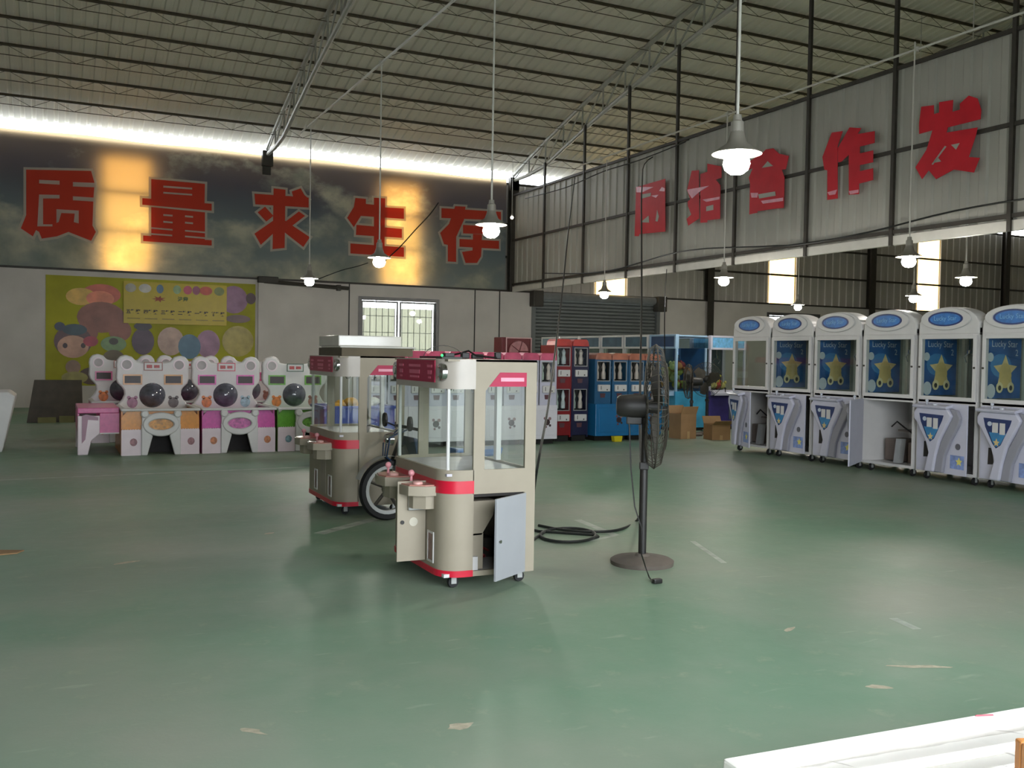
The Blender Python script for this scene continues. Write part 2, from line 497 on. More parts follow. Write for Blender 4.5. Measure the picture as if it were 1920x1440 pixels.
# windows
alu = M('grey_aluminium', (112, 112, 112), .4, .5, var=.06)
curt = CLOTH('cream_curtain', (214, 206, 172), .7, (100, 98, 86))
def window(n, x0, x1, z0, z1):
    wn = thing('window_%d' % n, None, None); tag(wn, kind='structure')
    build('window_frame', MB().frame('y', YW-.02, YW+.10, x0-.05, x1+.05, z0-.05, z1+.06, .09), alu, wn)
    xm = (x0+x1)/2
    for a, b in ((x0+.04, xm-.02), (xm+.02, x1-.04)):
        s = build('sash', MB().frame('y', YW+.04, YW+.08, a, b, z0+.04, z1-.04, .045), alu, wn)
        build('pane', MB().box(a+.045, b-.045, YW+.057, YW+.063, z0+.085, z1-.085), GL, s)
        mb = MB(); k = 24; pts = [(a+.05+(b-a-.1)*i/k, YW+.13+.012*math.sin(i*1.9)) for i in range(k+1)]
        for p, q in zip(pts[:-1], pts[1:]): mb.add([(p[0], p[1], z0), (q[0], q[1], z0), (q[0], q[1], z1-.22), (p[0], p[1], z1-.22)], [(0, 1, 2, 3)])
        build('curtain', mb, curt, wn, smooth=True)
        for i in range(6):
            x = a+(b-a)*(i+.5)/6
            build('security_bar', MB().box(x-.007, x+.007, YW+.085, YW+.1, z0, z1), alu, wn)
        for i in range(1, 4):
            z = z0+(z1-z0)*i/4
            build('security_bar', MB().box(a, b, YW+.082, YW+.1, z-.007, z+.007), alu, wn)
window(1, *WIN[0]); window(2, *WIN[1])

# roller shutter
sh = thing('door_1', None, None); tag(sh, kind='structure')
shm = M('grey_shutter_slat', (112, 116, 116), .5, .3, var=.06)
zs = 0; first = None
while zs < 2.99:
    if first is None:
        mb = MB().prism([(YW+.10, 0), (YW+.07, .025), (YW+.07, .075), (YW+.10, .1), (YW+.12, .1), (YW+.12, 0)], 'x', SHUT[0]+.06, SHUT[1]-.06)
        first = build('slat', mb, shm, sh)
    else: share('slat', first, sh, (0, 0, zs))
    zs += .1
build('drum', MB().tube([(SHUT[0]+.2, YW-.1, 3.06), (SHUT[1]-.2, YW-.1, 3.06)], .11, 14), M('dull_drum', (120, 122, 122), .75, var=.1, spec=.2), sh, smooth=True)
for x in (SHUT[0]+.02, SHUT[1]-.02):
    build('drum_bracket', MB().box(x-.16, x+.16, YW-.28, YW-.002, 2.75, 3.2), STEELD, sh, bev=.02)
for x in (SHUT[0], SHUT[1]):
    build('guide_rail', MB().box(x-.06, x+.06, YW-.03, YW+.1, 0, 2.85), shm, sh)

# ------------------------------------------------------------------ roof
roofm = M('roof_sheet', (234, 230, 218), .55, 0, var=.08, scale=.6, spec=.2)
cl = thing('ceiling', None, None); tag(cl, kind='structure')
def roof_sheet():
    pr = corr_profile(.9, .225, .035, .028, .022); ys = [YW+.12-i*(27.2/22) for i in range(23)]
    vs = []; fs = []
    for y in ys:
        for u, h in pr: vs.append((u, y, zroof(y)+h))
    n = len(pr)
    for i in range(len(ys)-1):
        for k in range(n-1): fs.append((i*n+k, i*n+k+1, (i+1)*n+k+1, (i+1)*n+k))
    return MB().add(vs, fs)
rs = build('roof_sheet', roof_sheet(), roofm, cl, fixn=False); rs.location = (X0, 0, 0)
for i in range(1, 53): share('roof_sheet', rs, cl, (X0+.9*i, 0, 0))
purm = M('rusty_brown_purlin', (74, 66, 50), .7, .1, var=.25, scale=3)
mb = MB().tube([(X0, 0, 0), (X1, 0, 0)], .032, 6)
pu0 = build('purlin', mb, purm, cl)
mb = MB().tube([(X0, 0, -.2), (X1, 0, -.2)], .008, 4, False)
rod0 = build('bottom_rod', mb, purm, pu0)
mb = MB(); x = -2.5; k = 0
while x < 30:
    mb.tube([(x, 0, -.2 if k % 2 else 0), (x+.42, 0, 0 if k % 2 else -.2)], .006, 3, False); x += .42; k += 1
lac0 = build('lacing', mb, purm, pu0, kind='stuff')
yy = 23.28; i = 0
while yy > YF:
    if i == 0: pu = pu0
    else:
        pu = share('purlin', pu0, cl, (0, 0, 0)); share('bottom_rod', rod0, pu, (0, 0, 0)); share('lacing', lac0, pu, (0, 0, 0))['kind'] = 'stuff'
    pu.location = (0, yy, zroof(yy)-.045); yy -= .952; i += 1

# trusses
trm = M('pale_truss_paint', (172, 172, 164), .5, .2, var=.12)
def truss(x, label):
    t = thing('roof_truss', label, 'truss', (x, 0, 0), group='roof trusses')
    ys = [YW-.05-.952*i for i in range(28)]
    top = [(0, y, zroof(y)-.15) for y in ys]; bot = [(0, y, zroof(y)-.15-.62*min(1, (i+.55)/2.2)) for i, y in enumerate(ys)]
    build('top_chord', MB().tube(top, .055, 8), trm, t, smooth=True)
    build('bottom_chord', MB().tube(bot, .05, 8), trm, t, smooth=True)
    for i in range(14):
        build('web_bar', MB().tube([top[i], bot[i]], .022, 5), trm, t)
        build('web_bar', MB().tube([bot[i], top[i+1]], .022, 5), trm, t)
    build('bearing_plate', MB().box(-.13, .13, YW-.16, YW-.02, 5.95, 6.3), STEELD, t)
for x, l in ((4.81, 'arched pale steel truss crossing the roof above the sky banner'), (XP, 'arched steel truss directly above the partition with red characters'), (18.4, 'arched steel truss in the bay behind the partition, nearer the shutter'), (25.2, 'arched steel truss farthest back in the bay behind the partition')):
    truss(x, l)

# partition of corrugated sheet hung from the second truss
pt = thing('wall_partition', None, None); tag(pt, kind='structure')
pm = M('partition_sheet', (172, 171, 162), .5, .05, var=.06, scale=1.)
pr = corr_profile(.9, .3, -.025, .05, .03); mb = MB()
for (u0, h0), (u1, h1) in zip(pr[:-1], pr[1:]):
    mb.add([(XP+h0, u0, 3.2), (XP+h1, u1, 3.2), (XP+h1, u1, 5.83), (XP+h0, u0, 5.83)], [(0, 1, 2, 3)])
ps0 = build('wall_sheet', mb, pm, pt); ps0.location = (0, YW-.2-.9, 0)
for i in range(1, 26): share('wall_sheet', ps0, pt, (0, YW-.2-.9*(i+1), 0))
for y in (22.14, 20.09, 18.14, 16.3, 14.42, 12.52, 10.68, 8.68, 6.7, 4.7, 2.7):
    build('post', MB().box(XP-.09, XP-.04, y-.03, y+.03, 3.12, zroof(y)-.75), STEELD, pt)
for z in (4.55, 5.80, 3.33):
    build('girt', MB().box(XP-.075, XP-.03, .8, YW-.2, z-.028, z+.028), STEELD, pt)
build('bottom_trim', MB().box(XP-.06, XP+.02, .8, YW-.2, 3.13, 3.27), M('white_trim', (206, 204, 196), .5, var=.05), pt)

# conduits
cwm = M('white_conduit', (206, 204, 196), .4, var=.04)
ZC = 5.67
for x, l in ((4.41, 'white conduit carrying the line of lamps in front of the sky banner'), (10.75, 'white conduit carrying the line of lamps in front of the partition')):
    c = thing('conduit', l, 'conduit', (x, 0, ZC), group='ceiling conduits')
    build('pipe', MB().tube([(0, -2, 0), (0, 18.9, 0)], .018, 8), cwm, c, smooth=True)
    for y in ((5.4, 9.6, 13.8, 18.35) if x < 5 else (9.6, 13.7, 18.0)):
        build('junction', MB().lathe([(.001, -.03), (.035, -.03), (.035, .03), (.001, .03)], (0, y, 0), 10), cwm, c, smooth=True)

# ------------------------------------------------------------------ lamps
bulbm = EM('lamp_bulb', (255, 250, 240), BULB)
shadem = M('enamel_shade', (150, 146, 136), .4, .1, var=.06)
def make_lamp(label, loc, ztop, s=1.):
    t = thing('pendant_lamp', label, 'lamp', loc, group='pendant lamps')
    build('rod', MB().tube([(0, 0, .24), (0, 0, ztop-loc[2])], .011, 6), cwm, t)
    build('holder', MB().lathe([(.001, .30), (.028, .30), (.032, .26), (.045, .25), (.048, .17), (.001, .17)], n=14), shadem, t, smooth=True)
    build('lamp_shade', MB().lathe([(.045, .19), (.055, .15), (.075, .10), (.17, .035), (.172, .028), (.165, .03), (.07, .09), (.05, .145), (.042, .185)], n=28, capa=False), M('enamel_shade_unlit', (128, 124, 114), .4, var=.06), t, smooth=True)  # grey holds the shade on the outside, which the bulb leaves unlit
    build('bulb', MB().lathe([(.001, -.115), (.045, -.108), (.08, -.08), (.094, -.04), (.085, 0), (.05, .045), (.03, .09), (.001, .11)], n=16, capa=False), bulbm, t, smooth=True)
    return t
zt = ZC
LAMPS = [('pendant lamp largest in view, hanging before the red characters on the partition', (1381, 305), ZC),
         ('lit pendant lamp beside the last red character of the sky banner', (921, 432), ZC),
         ('lit pendant lamp hanging in front of the window with bars', (711, 491), ZC),
         ('smallest pendant lamp hanging near the yellow poster and dark pipe', (580, 528), ZC),
         ('bright pendant lamp over the star crane machines, below the partition edge', (1704, 490), ZC),
         ('pendant lamp seen under the partition, between the shutter and a translucent panel', (1357, 527), ZC),
         ('pendant lamp glowing in front of the roller shutter', (1133, 553), ZC),
         ('lit pendant lamp just above the second star crane machine', (1496, 576), 5.6),
         ('lit pendant lamp beside the bright translucent panel, above the fifth star crane', (1713, 560), 5.6),
         ('lit pendant lamp between two dark columns above the last star crane', (1811, 527), 5.6)]
for l, (px, py), z in LAMPS:
    p = onz(px, py, 2.72)
    make_lamp(l, (p.x, p.y, 2.75), z if z == ZC else zroof(p.y)-.01)
t = thing('bare_bulb', 'small bare bulb hanging beside the corner column of the banner wall', 'lamp', tuple(ony(960, 408, 23.6)))
build('wire', MB().tube([(0, 0, .08), (0, 0, zroof(23.6)-ony(960, 408, 23.6).z)], .008, 5), cwm, t)
build('socket', MB().lathe([(.001, .1), (.02, .1), (.022, .05), (.001, .05)], n=10), WHITE, t)
build('bulb', MB().sphere((0, 0, 0), .045, 12), EM('small_bulb', (255, 244, 225), 8), t, smooth=True)

# ================================================================== banner and lettering
YB = YW+.02
mb = MB(); nx, nz = 60, 10
zt0, zb0 = 6.245, ZB+.02
vs = []
for i in range(nx+1):
    x = -5.0+(11.42+5.0)*i/nx
    for k in range(nz+1):
        vs.append((x, YB+.008*math.sin(x*1.7+k*.8)+.004*math.sin(x*4.1), zb0+(zt0+.02*math.sin(x*2.3)-zb0)*k/nz))
mb.add(vs, [(i*(nz+1)+k, (i+1)*(nz+1)+k, (i+1)*(nz+1)+k+1, i*(nz+1)+k+1) for i in range(nx) for k in range(nz)])
ban = thing('sky_banner', 'wide printed banner of blue sky, clouds and five red characters', 'banner')
build('banner_sheet', mb, sky_banner_mat(), ban, smooth=True)
REDCH = CLOTH('red_print', (232, 92, 74), .42, (240, 70, 40))
WHTCH = CLOTH('white_print', (228, 218, 208), .42, (240, 220, 180))
def C1(pts): return [(x/3, y/3) for x, y in pts]
def C6(pts): return [(x/6, 220+y/6) for x, y in pts]
def C5(pts): return [(620+x/5.333, 300+y/5.333) for x, y in pts]
BCH = [
 ('质', [C6([(295, 590), (1025, 605), (1060, 730), (1060, 780), (1050, 930), (1040, 1220), (1078, 1290), (1025, 1390), (770, 1290), (640, 1340), (470, 1365), (440, 1290), (405, 1270), (370, 1340), (235, 1250), (295, 1100)])],
  [C6(p) for p in ([(440, 705), (670, 715), (670, 760), (440, 745)], [(820, 730), (1075, 740), (1075, 790), (820, 780)], [(820, 890), (1060, 905), (1060, 950), (820, 935)],
   [(440, 870), (670, 875), (670, 915), (485, 915), (485, 1205), (590, 1205), (590, 1228), (420, 1228)], [(635, 1035), (885, 1050), (885, 1195), (830, 1180), (840, 1085), (690, 1078), (660, 1180), (635, 1190)])]),
 ('量', [C1(p) for p in ([(850, 1008), (1152, 1035), (1150, 1145), (850, 1120)], [(800, 1115), (1190, 1147), (1190, 1186), (800, 1152)], [(850, 1165), (1152, 1195), (1152, 1352), (850, 1330)], [(805, 1325), (1190, 1352), (1190, 1382), (805, 1357)])],
  [C1(p) for p in ([(918, 1045), (1080, 1057), (1080, 1067), (918, 1056)], [(918, 1080), (1080, 1092), (1080, 1101), (918, 1090)], [(918, 1205), (970, 1209), (970, 1219), (918, 1215)], [(1040, 1212), (1085, 1216), (1085, 1226), (1040, 1222)],
   [(918, 1243), (970, 1248), (970, 1257), (918, 1253)], [(1040, 1248), (1085, 1252), (1085, 1262), (1040, 1258)], [(845, 1278), (970, 1289), (970, 1298), (845, 1287)], [(1040, 1294), (1155, 1304), (1155, 1313), (1040, 1303)], [(845, 1312), (968, 1321), (968, 1330), (845, 1321)], [(1040, 1326), (1160, 1336), (1160, 1345), (1040, 1335)])]),
 ('求', [C1(p) for p in ([(1430, 1090), (1735, 1112), (1735, 1168), (1435, 1150)], [(1538, 1060), (1605, 1068), (1600, 1395), (1532, 1402)], [(1640, 1078), (1690, 1060), (1712, 1098), (1735, 1118), (1650, 1115)], [(1448, 1195), (1490, 1163), (1537, 1215), (1497, 1247)], [(1545, 1235), (1562, 1290), (1466, 1378), (1430, 1315)], [(1715, 1215), (1680, 1190), (1590, 1258), (1604, 1300)], [(1600, 1240), (1742, 1335), (1705, 1390), (1590, 1300)])], []),
 ('生', [C5(p) for p in ([(245, 380), (350, 390), (350, 440), (440, 450), (440, 470), (730, 485), (730, 590), (300, 560), (230, 672), (162, 580), (230, 470)], [(430, 378), (543, 385), (535, 955), (430, 945)], [(255, 650), (710, 690), (710, 780), (250, 750)], [(195, 835), (730, 875), (730, 970), (195, 935)])], []),
 ('存', [C5(p) for p in ([(1105, 482), (1700, 520), (1700, 605), (1105, 580)], [(1242, 462), (1345, 468), (1330, 600), (1252, 770), (1252, 1020), (1168, 1015), (1168, 850), (1130, 842), (1092, 730), (1180, 640)], [(1320, 650), (1640, 668), (1640, 745), (1320, 735)], [(1285, 790), (1680, 810), (1680, 890), (1285, 868)], [(1420, 740), (1510, 745), (1505, 900), (1500, 965), (1460, 1030), (1345, 1030), (1310, 920), (1415, 905)])], []),
]
for nm, reds, whites in BCH:
    def prj(poly, Y): return [(ony(x, y, Y).x, ony(x, y, Y).z) for x, y in poly]
    mo = MB()
    def flat(mb, poly, y): return mb.add([(a, y, b) for a, b in poly], [tuple(range(len(poly)))])
    for k, p in enumerate(reds): flat(mo, offset_poly(prj(p, YB), .055), YB-.016-.0006*k)
    ch = build('character', mo, WHTCH, ban, label='red Chinese character outlined in white')
    mr_ = MB()
    for k, p in enumerate(reds): flat(mr_, prj(p, YB), YB-.022-.0006*k)
    build('red_face', mr_, REDCH, ch)
    for p in whites: build('white_bar', flat(MB(), prj(p, YB), YB-.028), WHTCH, ch)

REDF = M('red_glossy_film', (206, 34, 48), .42, var=.1, scale=3, bump=.15, bscale=5, spec=.25)
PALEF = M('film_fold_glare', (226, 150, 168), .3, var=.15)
def D8(pts): return [(1160+x/5.647, 220+y/5.647) for x, y in pts]
def D4(pts): return [(1400+x/3.6, y/3.6) for x, y in pts]
PCH = [
 ('first', '团', [D8([(185, 740), (495, 650), (495, 1210), (218, 1237), (215, 1258), (170, 1258)])],
  [D8([(190, 738), (370, 738), (250, 795), (192, 795)]), D8([(430, 780), (460, 738), (492, 752), (490, 785)]), D8([(345, 830), (425, 820), (395, 852)])], [D8([(245, 815), (345, 800), (340, 835), (250, 860)]), D8([(235, 1112), (320, 1040), (325, 1115)]), D8([(392, 1100), (410, 980), (428, 1050), (415, 1105)])]),
 ('second', '结', [D8([(775, 565), (850, 560), (855, 1070), (738, 1147), (720, 1075), (770, 1030), (735, 940), (732, 890), (760, 870), (725, 770)]), D8([(866, 600), (940, 575), (940, 490), (1090, 520), (1090, 640), (1030, 660), (1080, 720), (1075, 1075), (940, 1090), (940, 1112), (866, 1117)])],
  [D8([(730, 765), (960, 725), (850, 795), (780, 860), (740, 800)]), D8([(890, 872), (1075, 840), (1070, 868), (930, 895)])], [D8([(930, 945), (1005, 925), (1005, 980), (930, 995)])]),
 ('third', '合', [D8([(1510, 390), (1560, 340), (1640, 328), (1700, 385), (1805, 408), (1772, 550), (1730, 555), (1758, 640), (1750, 960), (1670, 966), (1470, 995), (1470, 1010), (1385, 1028), (1392, 700), (1380, 640), (1420, 540), (1370, 560), (1360, 480)])],
  [D8([(1400, 800), (1480, 800), (1470, 850), (1410, 850)]), D8([(1510, 885), (1745, 850), (1745, 885), (1530, 915)])], [D8([(1480, 815), (1660, 785), (1665, 830), (1490, 860)]), D8([(1520, 535), (1580, 465), (1637, 515)])]),
 ('fourth', '作', [D4([(575, 895), (650, 885), (615, 985), (615, 1340), (545, 1350), (545, 1150), (525, 1145), (512, 1060)]), D4([(695, 860), (775, 865), (750, 905), (865, 885), (865, 965), (765, 990), (765, 1035), (855, 1015), (855, 1095), (765, 1115), (765, 1155), (855, 1135), (855, 1215), (760, 1240), (760, 1310), (690, 1315), (690, 1045), (640, 1092), (618, 1095), (616, 1000)])],
  [D4([(547, 1298), (612, 1280), (600, 1312), (560, 1318)]), D4([(692, 1290), (758, 1280), (756, 1300), (700, 1312)])], []),
 ('fifth', '发', [D4([(1180, 720), (1265, 710), (1265, 770), (1300, 760), (1300, 690), (1395, 675), (1390, 755), (1440, 740), (1440, 700), (1500, 645), (1560, 665), (1585, 740), (1580, 805), (1360, 860), (1350, 895), (1560, 860), (1550, 910), (1500, 1060), (1575, 1065), (1535, 1165), (1400, 1145), (1280, 1210), (1230, 1150), (1185, 1210), (1140, 1130), (1215, 1010), (1255, 880), (1165, 905), (1165, 830)])],
  [], [D4([(1340, 985), (1350, 990), (1260, 1112), (1250, 1110)]), D4([(1262, 1100), (1290, 1060), (1315, 1090)]), D4([(1382, 978), (1440, 966), (1415, 1010)])]),
]
XL = XP-.11
for ordn, chn, sil, folds, holes in PCH:
    def prx(poly, X): return [(onx(x, y, X).y, onx(x, y, X).z) for x, y in poly]
    mo = MB()
    for p in sil: mo.prism(prx(p, XL), 'x', XL-.004, XL)
    c = build('film_character', mo, REDF, label='red film Chinese character, %s from the banner on the corrugated partition' % ordn, cat='lettering', group='red characters on the partition')
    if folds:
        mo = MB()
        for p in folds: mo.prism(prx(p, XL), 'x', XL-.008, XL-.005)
        build('painted_fold_glare', mo, PALEF, c)  # pale pink patches paint the highlights on the creased film
    if holes:
        mo = MB()
        for p in holes: mo.prism(prx(p, XL), 'x', XL-.008, XL-.005)
        build('open_gap', mo, pm, c)

# yellow toy poster and the prize notice hung over it
YPO = YW-.012
po = thing('toy_poster', 'large yellow poster printed with round plush toys behind white ball machines', 'poster')
build('poster_sheet', MB().box(-.12, 4.56, YPO-.004, YPO, .5, 3.02), M('poster_yellow', (168, 164, 40), .5, var=.2, scale=1.1, spec=.25), po)
NB = [0]
def blob(px, py, a, b, rgb, nm, k=0, rot=0):
    NB[0] += 1
    p = ony(px, py, YPO); q = [(x*math.cos(rot)-y*math.sin(rot)+p.x, x*math.sin(rot)+y*math.cos(rot)+p.z) for x, y in ell(0, 0, a, b, 20)]
    build('printed_toy', MB().prism(q, 'y', YPO-.0057-.0005*NB[0]-.0015*k, YPO-.005-.0005*NB[0]-.0015*k), M(nm, rgb, .4, var=.22, scale=4), po)
BR = (142, 84, 66)
for a in [(190, 552, .42, .24, (196, 96, 74), 'pt_red', 0), (188, 560, .30, .18, (226, 130, 96), 'pt_peach', 1), (152, 556, .32, .2, (214, 170, 70), 'pt_gold', 0), (190, 595, .52, .36, BR, 'pt_brown', 2), (165, 620, .22, .3, BR, 'pt_brown', 3), (225, 620, .25, .25, BR, 'pt_brown', 3),
          (137, 640, .40, .36, (96, 66, 68), 'pt_hair', 4), (137, 650, .33, .26, (196, 150, 126), 'pt_face', 5), (140, 618, .26, .13, (50, 72, 82), 'pt_cap', 6), (112, 612, .11, .1, (60, 66, 84), 'pt_navy', 6), (122, 648, .05, .06, (60, 40, 40), 'pt_eye', 7), (156, 648, .05, .06, (60, 40, 40), 'pt_eye', 7), (170, 640, .16, .12, (170, 60, 74), 'pt_rose', 8),
          (137, 688, .16, .16, (150, 120, 96), 'pt_tan', 5), (140, 708, .28, .14, (160, 150, 84), 'pt_olive', 6), (172, 705, .28, .2, (92, 70, 56), 'pt_dark', 4), (213, 645, .28, .18, (122, 150, 100), 'pt_sage', 4), (213, 640, .1, .08, (70, 62, 48), 'pt_nose', 5), (213, 672, .24, .2, (104, 90, 62), 'pt_moss', 4),
          (268, 640, .25, .32, (84, 64, 82), 'pt_plum', 4), (268, 612, .2, .1, (60, 54, 64), 'pt_bow', 5), (320, 640, .3, .34, (190, 160, 146), 'pt_blush', 4), (355, 650, .26, .3, (74, 112, 138), 'pt_blue', 5), (390, 645, .28, .34, (160, 118, 146), 'pt_lilac', 4), (446, 640, .38, .38, (176, 160, 86), 'pt_straw', 4), (438, 562, .34, .34, (146, 104, 136), 'pt_violet', 4), (470, 560, .12, .14, (84, 60, 64), 'pt_wing', 5), (446, 598, .3, .1, (110, 86, 84), 'pt_arm', 5)]:
    blob(*a)
no = thing('prize_notice', 'smaller yellow prize notice with printed rows hung over the toy poster', 'poster')
YN = YPO-.06
build('notice_sheet', MB().box(1.52, 3.86, YN-.006, YN, 1.97, 2.95), M('notice_yellow', (190, 168, 36), .3, var=.05, spec=.22), no)
inkm = M('dark_ink', (64, 60, 30), .5)
YT = YN-.008
for i, s_ in enumerate(['五等奖', '四等奖', '三等奖', '二等奖', '一等奖', '特等奖']):
    build('lettering', text_mb(s_, .105, 'y', YT, 1.73+.385*i, 2.24, bold=.004), inkm, no, fixn=False)
build('lettering', text_mb('注意', .12, 'y', YT, 2.84, 2.57, bold=.004), M('olive_ink', (88, 104, 46), .5), no, fixn=False)
for i in range(6):
    build('print_row', MB().box(1.60+.385*i, 1.88+.385*i, YT-.001, YT, 2.075, 2.10), M('faint_ink', (150, 134, 36), .5), no)
build('printed_star', MB().prism([(2.30+(.17 if k % 2 else .07)*math.cos(k*PI/7), 2.56+(.08 if k % 2 else .035)*math.sin(k*PI/7)) for k in range(14)], 'y', YT-.001, YT), M('rust_ink', (150, 70, 34), .5), no)
for px, a, rgb, nm in [(245, .12, (170, 166, 150), 'n_grey'), (272, .14, (200, 196, 184), 'n_pale'), (300, .08, (84, 116, 140), 'n_blue'), (332, .09, (140, 166, 110), 'n_green'), (352, .1, (190, 72, 90), 'n_pink'), (368, .09, (150, 70, 96), 'n_plum'), (386, .15, (196, 74, 44), 'n_orange'), (411, .12, (120, 132, 60), 'n_olive')]:
    p = ony(px, 540, YN)
    build('printed_toy', MB().prism(ell(p.x, 2.80, a, .105, 18), 'y', YT-.001, YT), M(nm, rgb, .4, var=.2), no)
t = thing('wall_pipe', 'dark pipe and bracket fixed along the white wall beside the yellow poster', 'pipe')
build('pipe', MB().tube([(4.75, YW-.1, 3.1), (6.9, YW-.1, 3.02)], .05, 8), STEELD, t, smooth=True)
build('bracket', MB().box(4.6, 5.1, YW-.16, YW-.001, 3.06, 3.22), STEELD, t, bev=.02)
build('bracket', MB().box(6.6, 6.7, YW-.14, YW-.001, 2.95, 3.1), STEELD, t, bev=.01)

# ================================================================== crane machines in the middle
def arc(cx, cy, r, a0, a1, n=8):
    return [(cx+r*math.cos(a0+(a1-a0)*i/(n-1)), cy+r*math.sin(a0+(a1-a0)*i/(n-1))) for i in range(n)]
def shell(mb, path, t, z0, z1):
    """wall of thickness t following an open plan path, t to its left"""
    P = [Vector(p) for p in path]; ins = []
    for i, p in enumerate(P):
        d = (P[min(i+1, len(P)-1)]-P[max(i-1, 0)]).normalized(); ins.append(p+Vector((-d.y, d.x))*t)
    mb.prism([tuple(p) for p in P]+[tuple(p) for p in reversed(ins)], 'z', z0, z1); return mb
def caster(par, x, y, h=.075):
    c = build('caster', MB().lathe([(.001, -.014), (h*.42, -.014), (h*.46, 0), (h*.42, .014), (.001, .014)], (x, y, h*.46), 12, 'y'), RUBBER, par, smooth=True)
    build('caster_fork', MB().box(x-.016, x+.016, y-.02, y-.016, h*.35, h).box(x-.016, x+.016, y+.016, y+.02, h*.35, h).box(x-.02, x+.02, y-.022, y+.022, h-.006, h+.006), STEELL, c)
def twin_crane(label, loc, W, open_doors):
    t = thing('twin_crane_machine', label, 'claw machine', loc, group='red and white twin crane machines')
    R = .13; D = .585
    def plan(o=0):   # U-shaped plan of the moulded front, from far side round the front to the near side
        return [(.19, W+o), (R, W+o)]+[(R+(R+o)*math.cos(a), W-R+(R+o)*math.sin(a)) for a in [PI/2+PI/2*i/7 for i in range(1, 8)]]+[(R+(R+o)*math.cos(a), R+(R+o)*math.sin(a)) for a in [PI+PI/2*i/7 for i in range(0, 7)]]+[(R, -o), (.19, -o)]
    z0, zt = .075, 1.325
    build('front_shell', shell(MB(), plan(), .018, .11, .555), CREAM, t, smooth=True)
    build('red_stripe', shell(MB(), plan(.004), .024, .555, .628), RED, t, smooth=True)
    build('red_skirt', shell(MB(), plan(.004), .024, z0, .112), RED, t, smooth=True)
    build('front_rail', shell(MB(), plan(), .02, .628, .69), CREAM, t, smooth=True)
    build('front_glass', shell(MB(), plan(-.004), .005, .69, 1.155), GL, t, smooth=True)
    build('header_shell', shell(MB(), plan(.006), .024, 1.155, zt), M('silver_beige_header', (176, 168, 158), .35, var=.05), t, smooth=True)
    for y in (.045, W-.045): build('window_post', MB().lathe([(.011, .69), (.011, 1.155)], (.045, y, 0), 8), WHITE, t)
    s = build('header_sign', MB().box(-.012, -.006, .13, W-.13, 1.19, 1.318), MAG, t, label='magenta sign plate with pale print')
    pm_ = M('pale_pink_print', (214, 96, 128), .4)
    for y0, y1 in ((.17, .25), (W/2-.1, W/2+.1), (W-.26, W-.18)):
        build('sign_print', MB().box(-.0135, -.012, y0, y1, 1.275, 1.29).box(-.0135, -.012, y0+.01, y1-.01, 1.235, 1.258).box(-.0135, -.012, y0+.02, y1-.02, 1.21, 1.222), pm_, s)
    for y in (.075, W-.075):
        sp = build('speaker', MB().lathe([(.001, -.030), (.025, -.03), (.032, -.022), (.05, -.02), (.055, -.008), (.055, .008), (.001, .008)], (.018, y, 1.25), 20, 'x'), CHROME, t, smooth=True)
    # side panels
    for k, y in enumerate((0, W)):
        ya, yb = (y, y+.018) if k == 0 else (y-.018, y)
        mb = MB().prism([(.185, .55), (.185, zt), (.255, zt), (.255, .55)], 'y', ya, yb).box(.515, D, ya, yb, z0, zt).box(.255, .515, ya, yb, 1.25, zt).box(.255, .515, ya, yb, .55, .69)
        mb.prism([(.255, 1.25), (.255, 1.145), (.345, 1.25)], 'y', ya, yb)
        mb.box(.185, .515, ya, yb, z0, .105)
        if not (k == 0 and open_doors): mb.box(.185, .515, ya, yb, .105, .55)
        sd = build('side_panel', mb, CREAM, t)
        build('side_glass', MB().box(.255, .515, (ya+yb)/2-.002, (ya+yb)/2+.002, .69, 1.25), GL, sd)
        yo = ya-.003 if k == 0 else yb
        build('side_sign', MB().prism([(.275, 1.17), (.345, 1.252), (.517, 1.252), (.517, 1.17)], 'y', yo, yo+.003), MAG, sd, label='magenta chamfered sign strip')
        build('sign_print', MB().box(.35, .50, yo-.001, yo+.004, 1.20, 1.222), M('sign_white_print', (222, 150, 168), .4), sd)
    build('back_panel', MB().frame('x', D-.018, D, .018, W-.018, z0, zt, .06, .61, .1), CREAM, t)
    build('back_glass', MB().box(D-.012, D-.008, .06, W-.06, .685, 1.225), GL, t)
    build('back_post', MB().box(D-.05, D-.018, W*.5-.02, W*.5+.02, .69, 1.2), WHITE, t)
    build('deck', MB().box(.03, D-.02, .02, W-.02, .655, .67), M('pale_lilac_deck', (196, 192, 200), .4), t)
    build('top', MB().box(.02, D, .0, W, zt-.012, zt), CREAM, t)
    build('base_plate', MB().box(.02, D, .02, W-.02, z0, z0+.02), WHITE, t)
    for y in (W*.27, W*.73):
        cb = build('claw_cable', MB().tube([(.3, y, 1.31), (.3, y, 1.22)], .004, 5), BLACK, t)
        build('claw_head', MB().lathe([(.001, 0), (.02, 0), (.022, -.03), (.01, -.04), (.001, -.04)], (.3, y, 1.22), 12), CHROME, cb, smooth=True)
        mb = MB()
        for k in range(3):
            a = k*2*PI/3; c_, s_ = math.cos(a), math.sin(a)
            mb.tube([(.3+.015*c_, y+.015*s_, 1.19), (.3+.035*c_, y+.035*s_, 1.17), (.3+.03*c_, y+.03*s_, 1.14), (.3+.01*c_, y+.01*s_, 1.12)], .004, 5)
        build('claw_prong', mb, CHROME, cb, smooth=True)
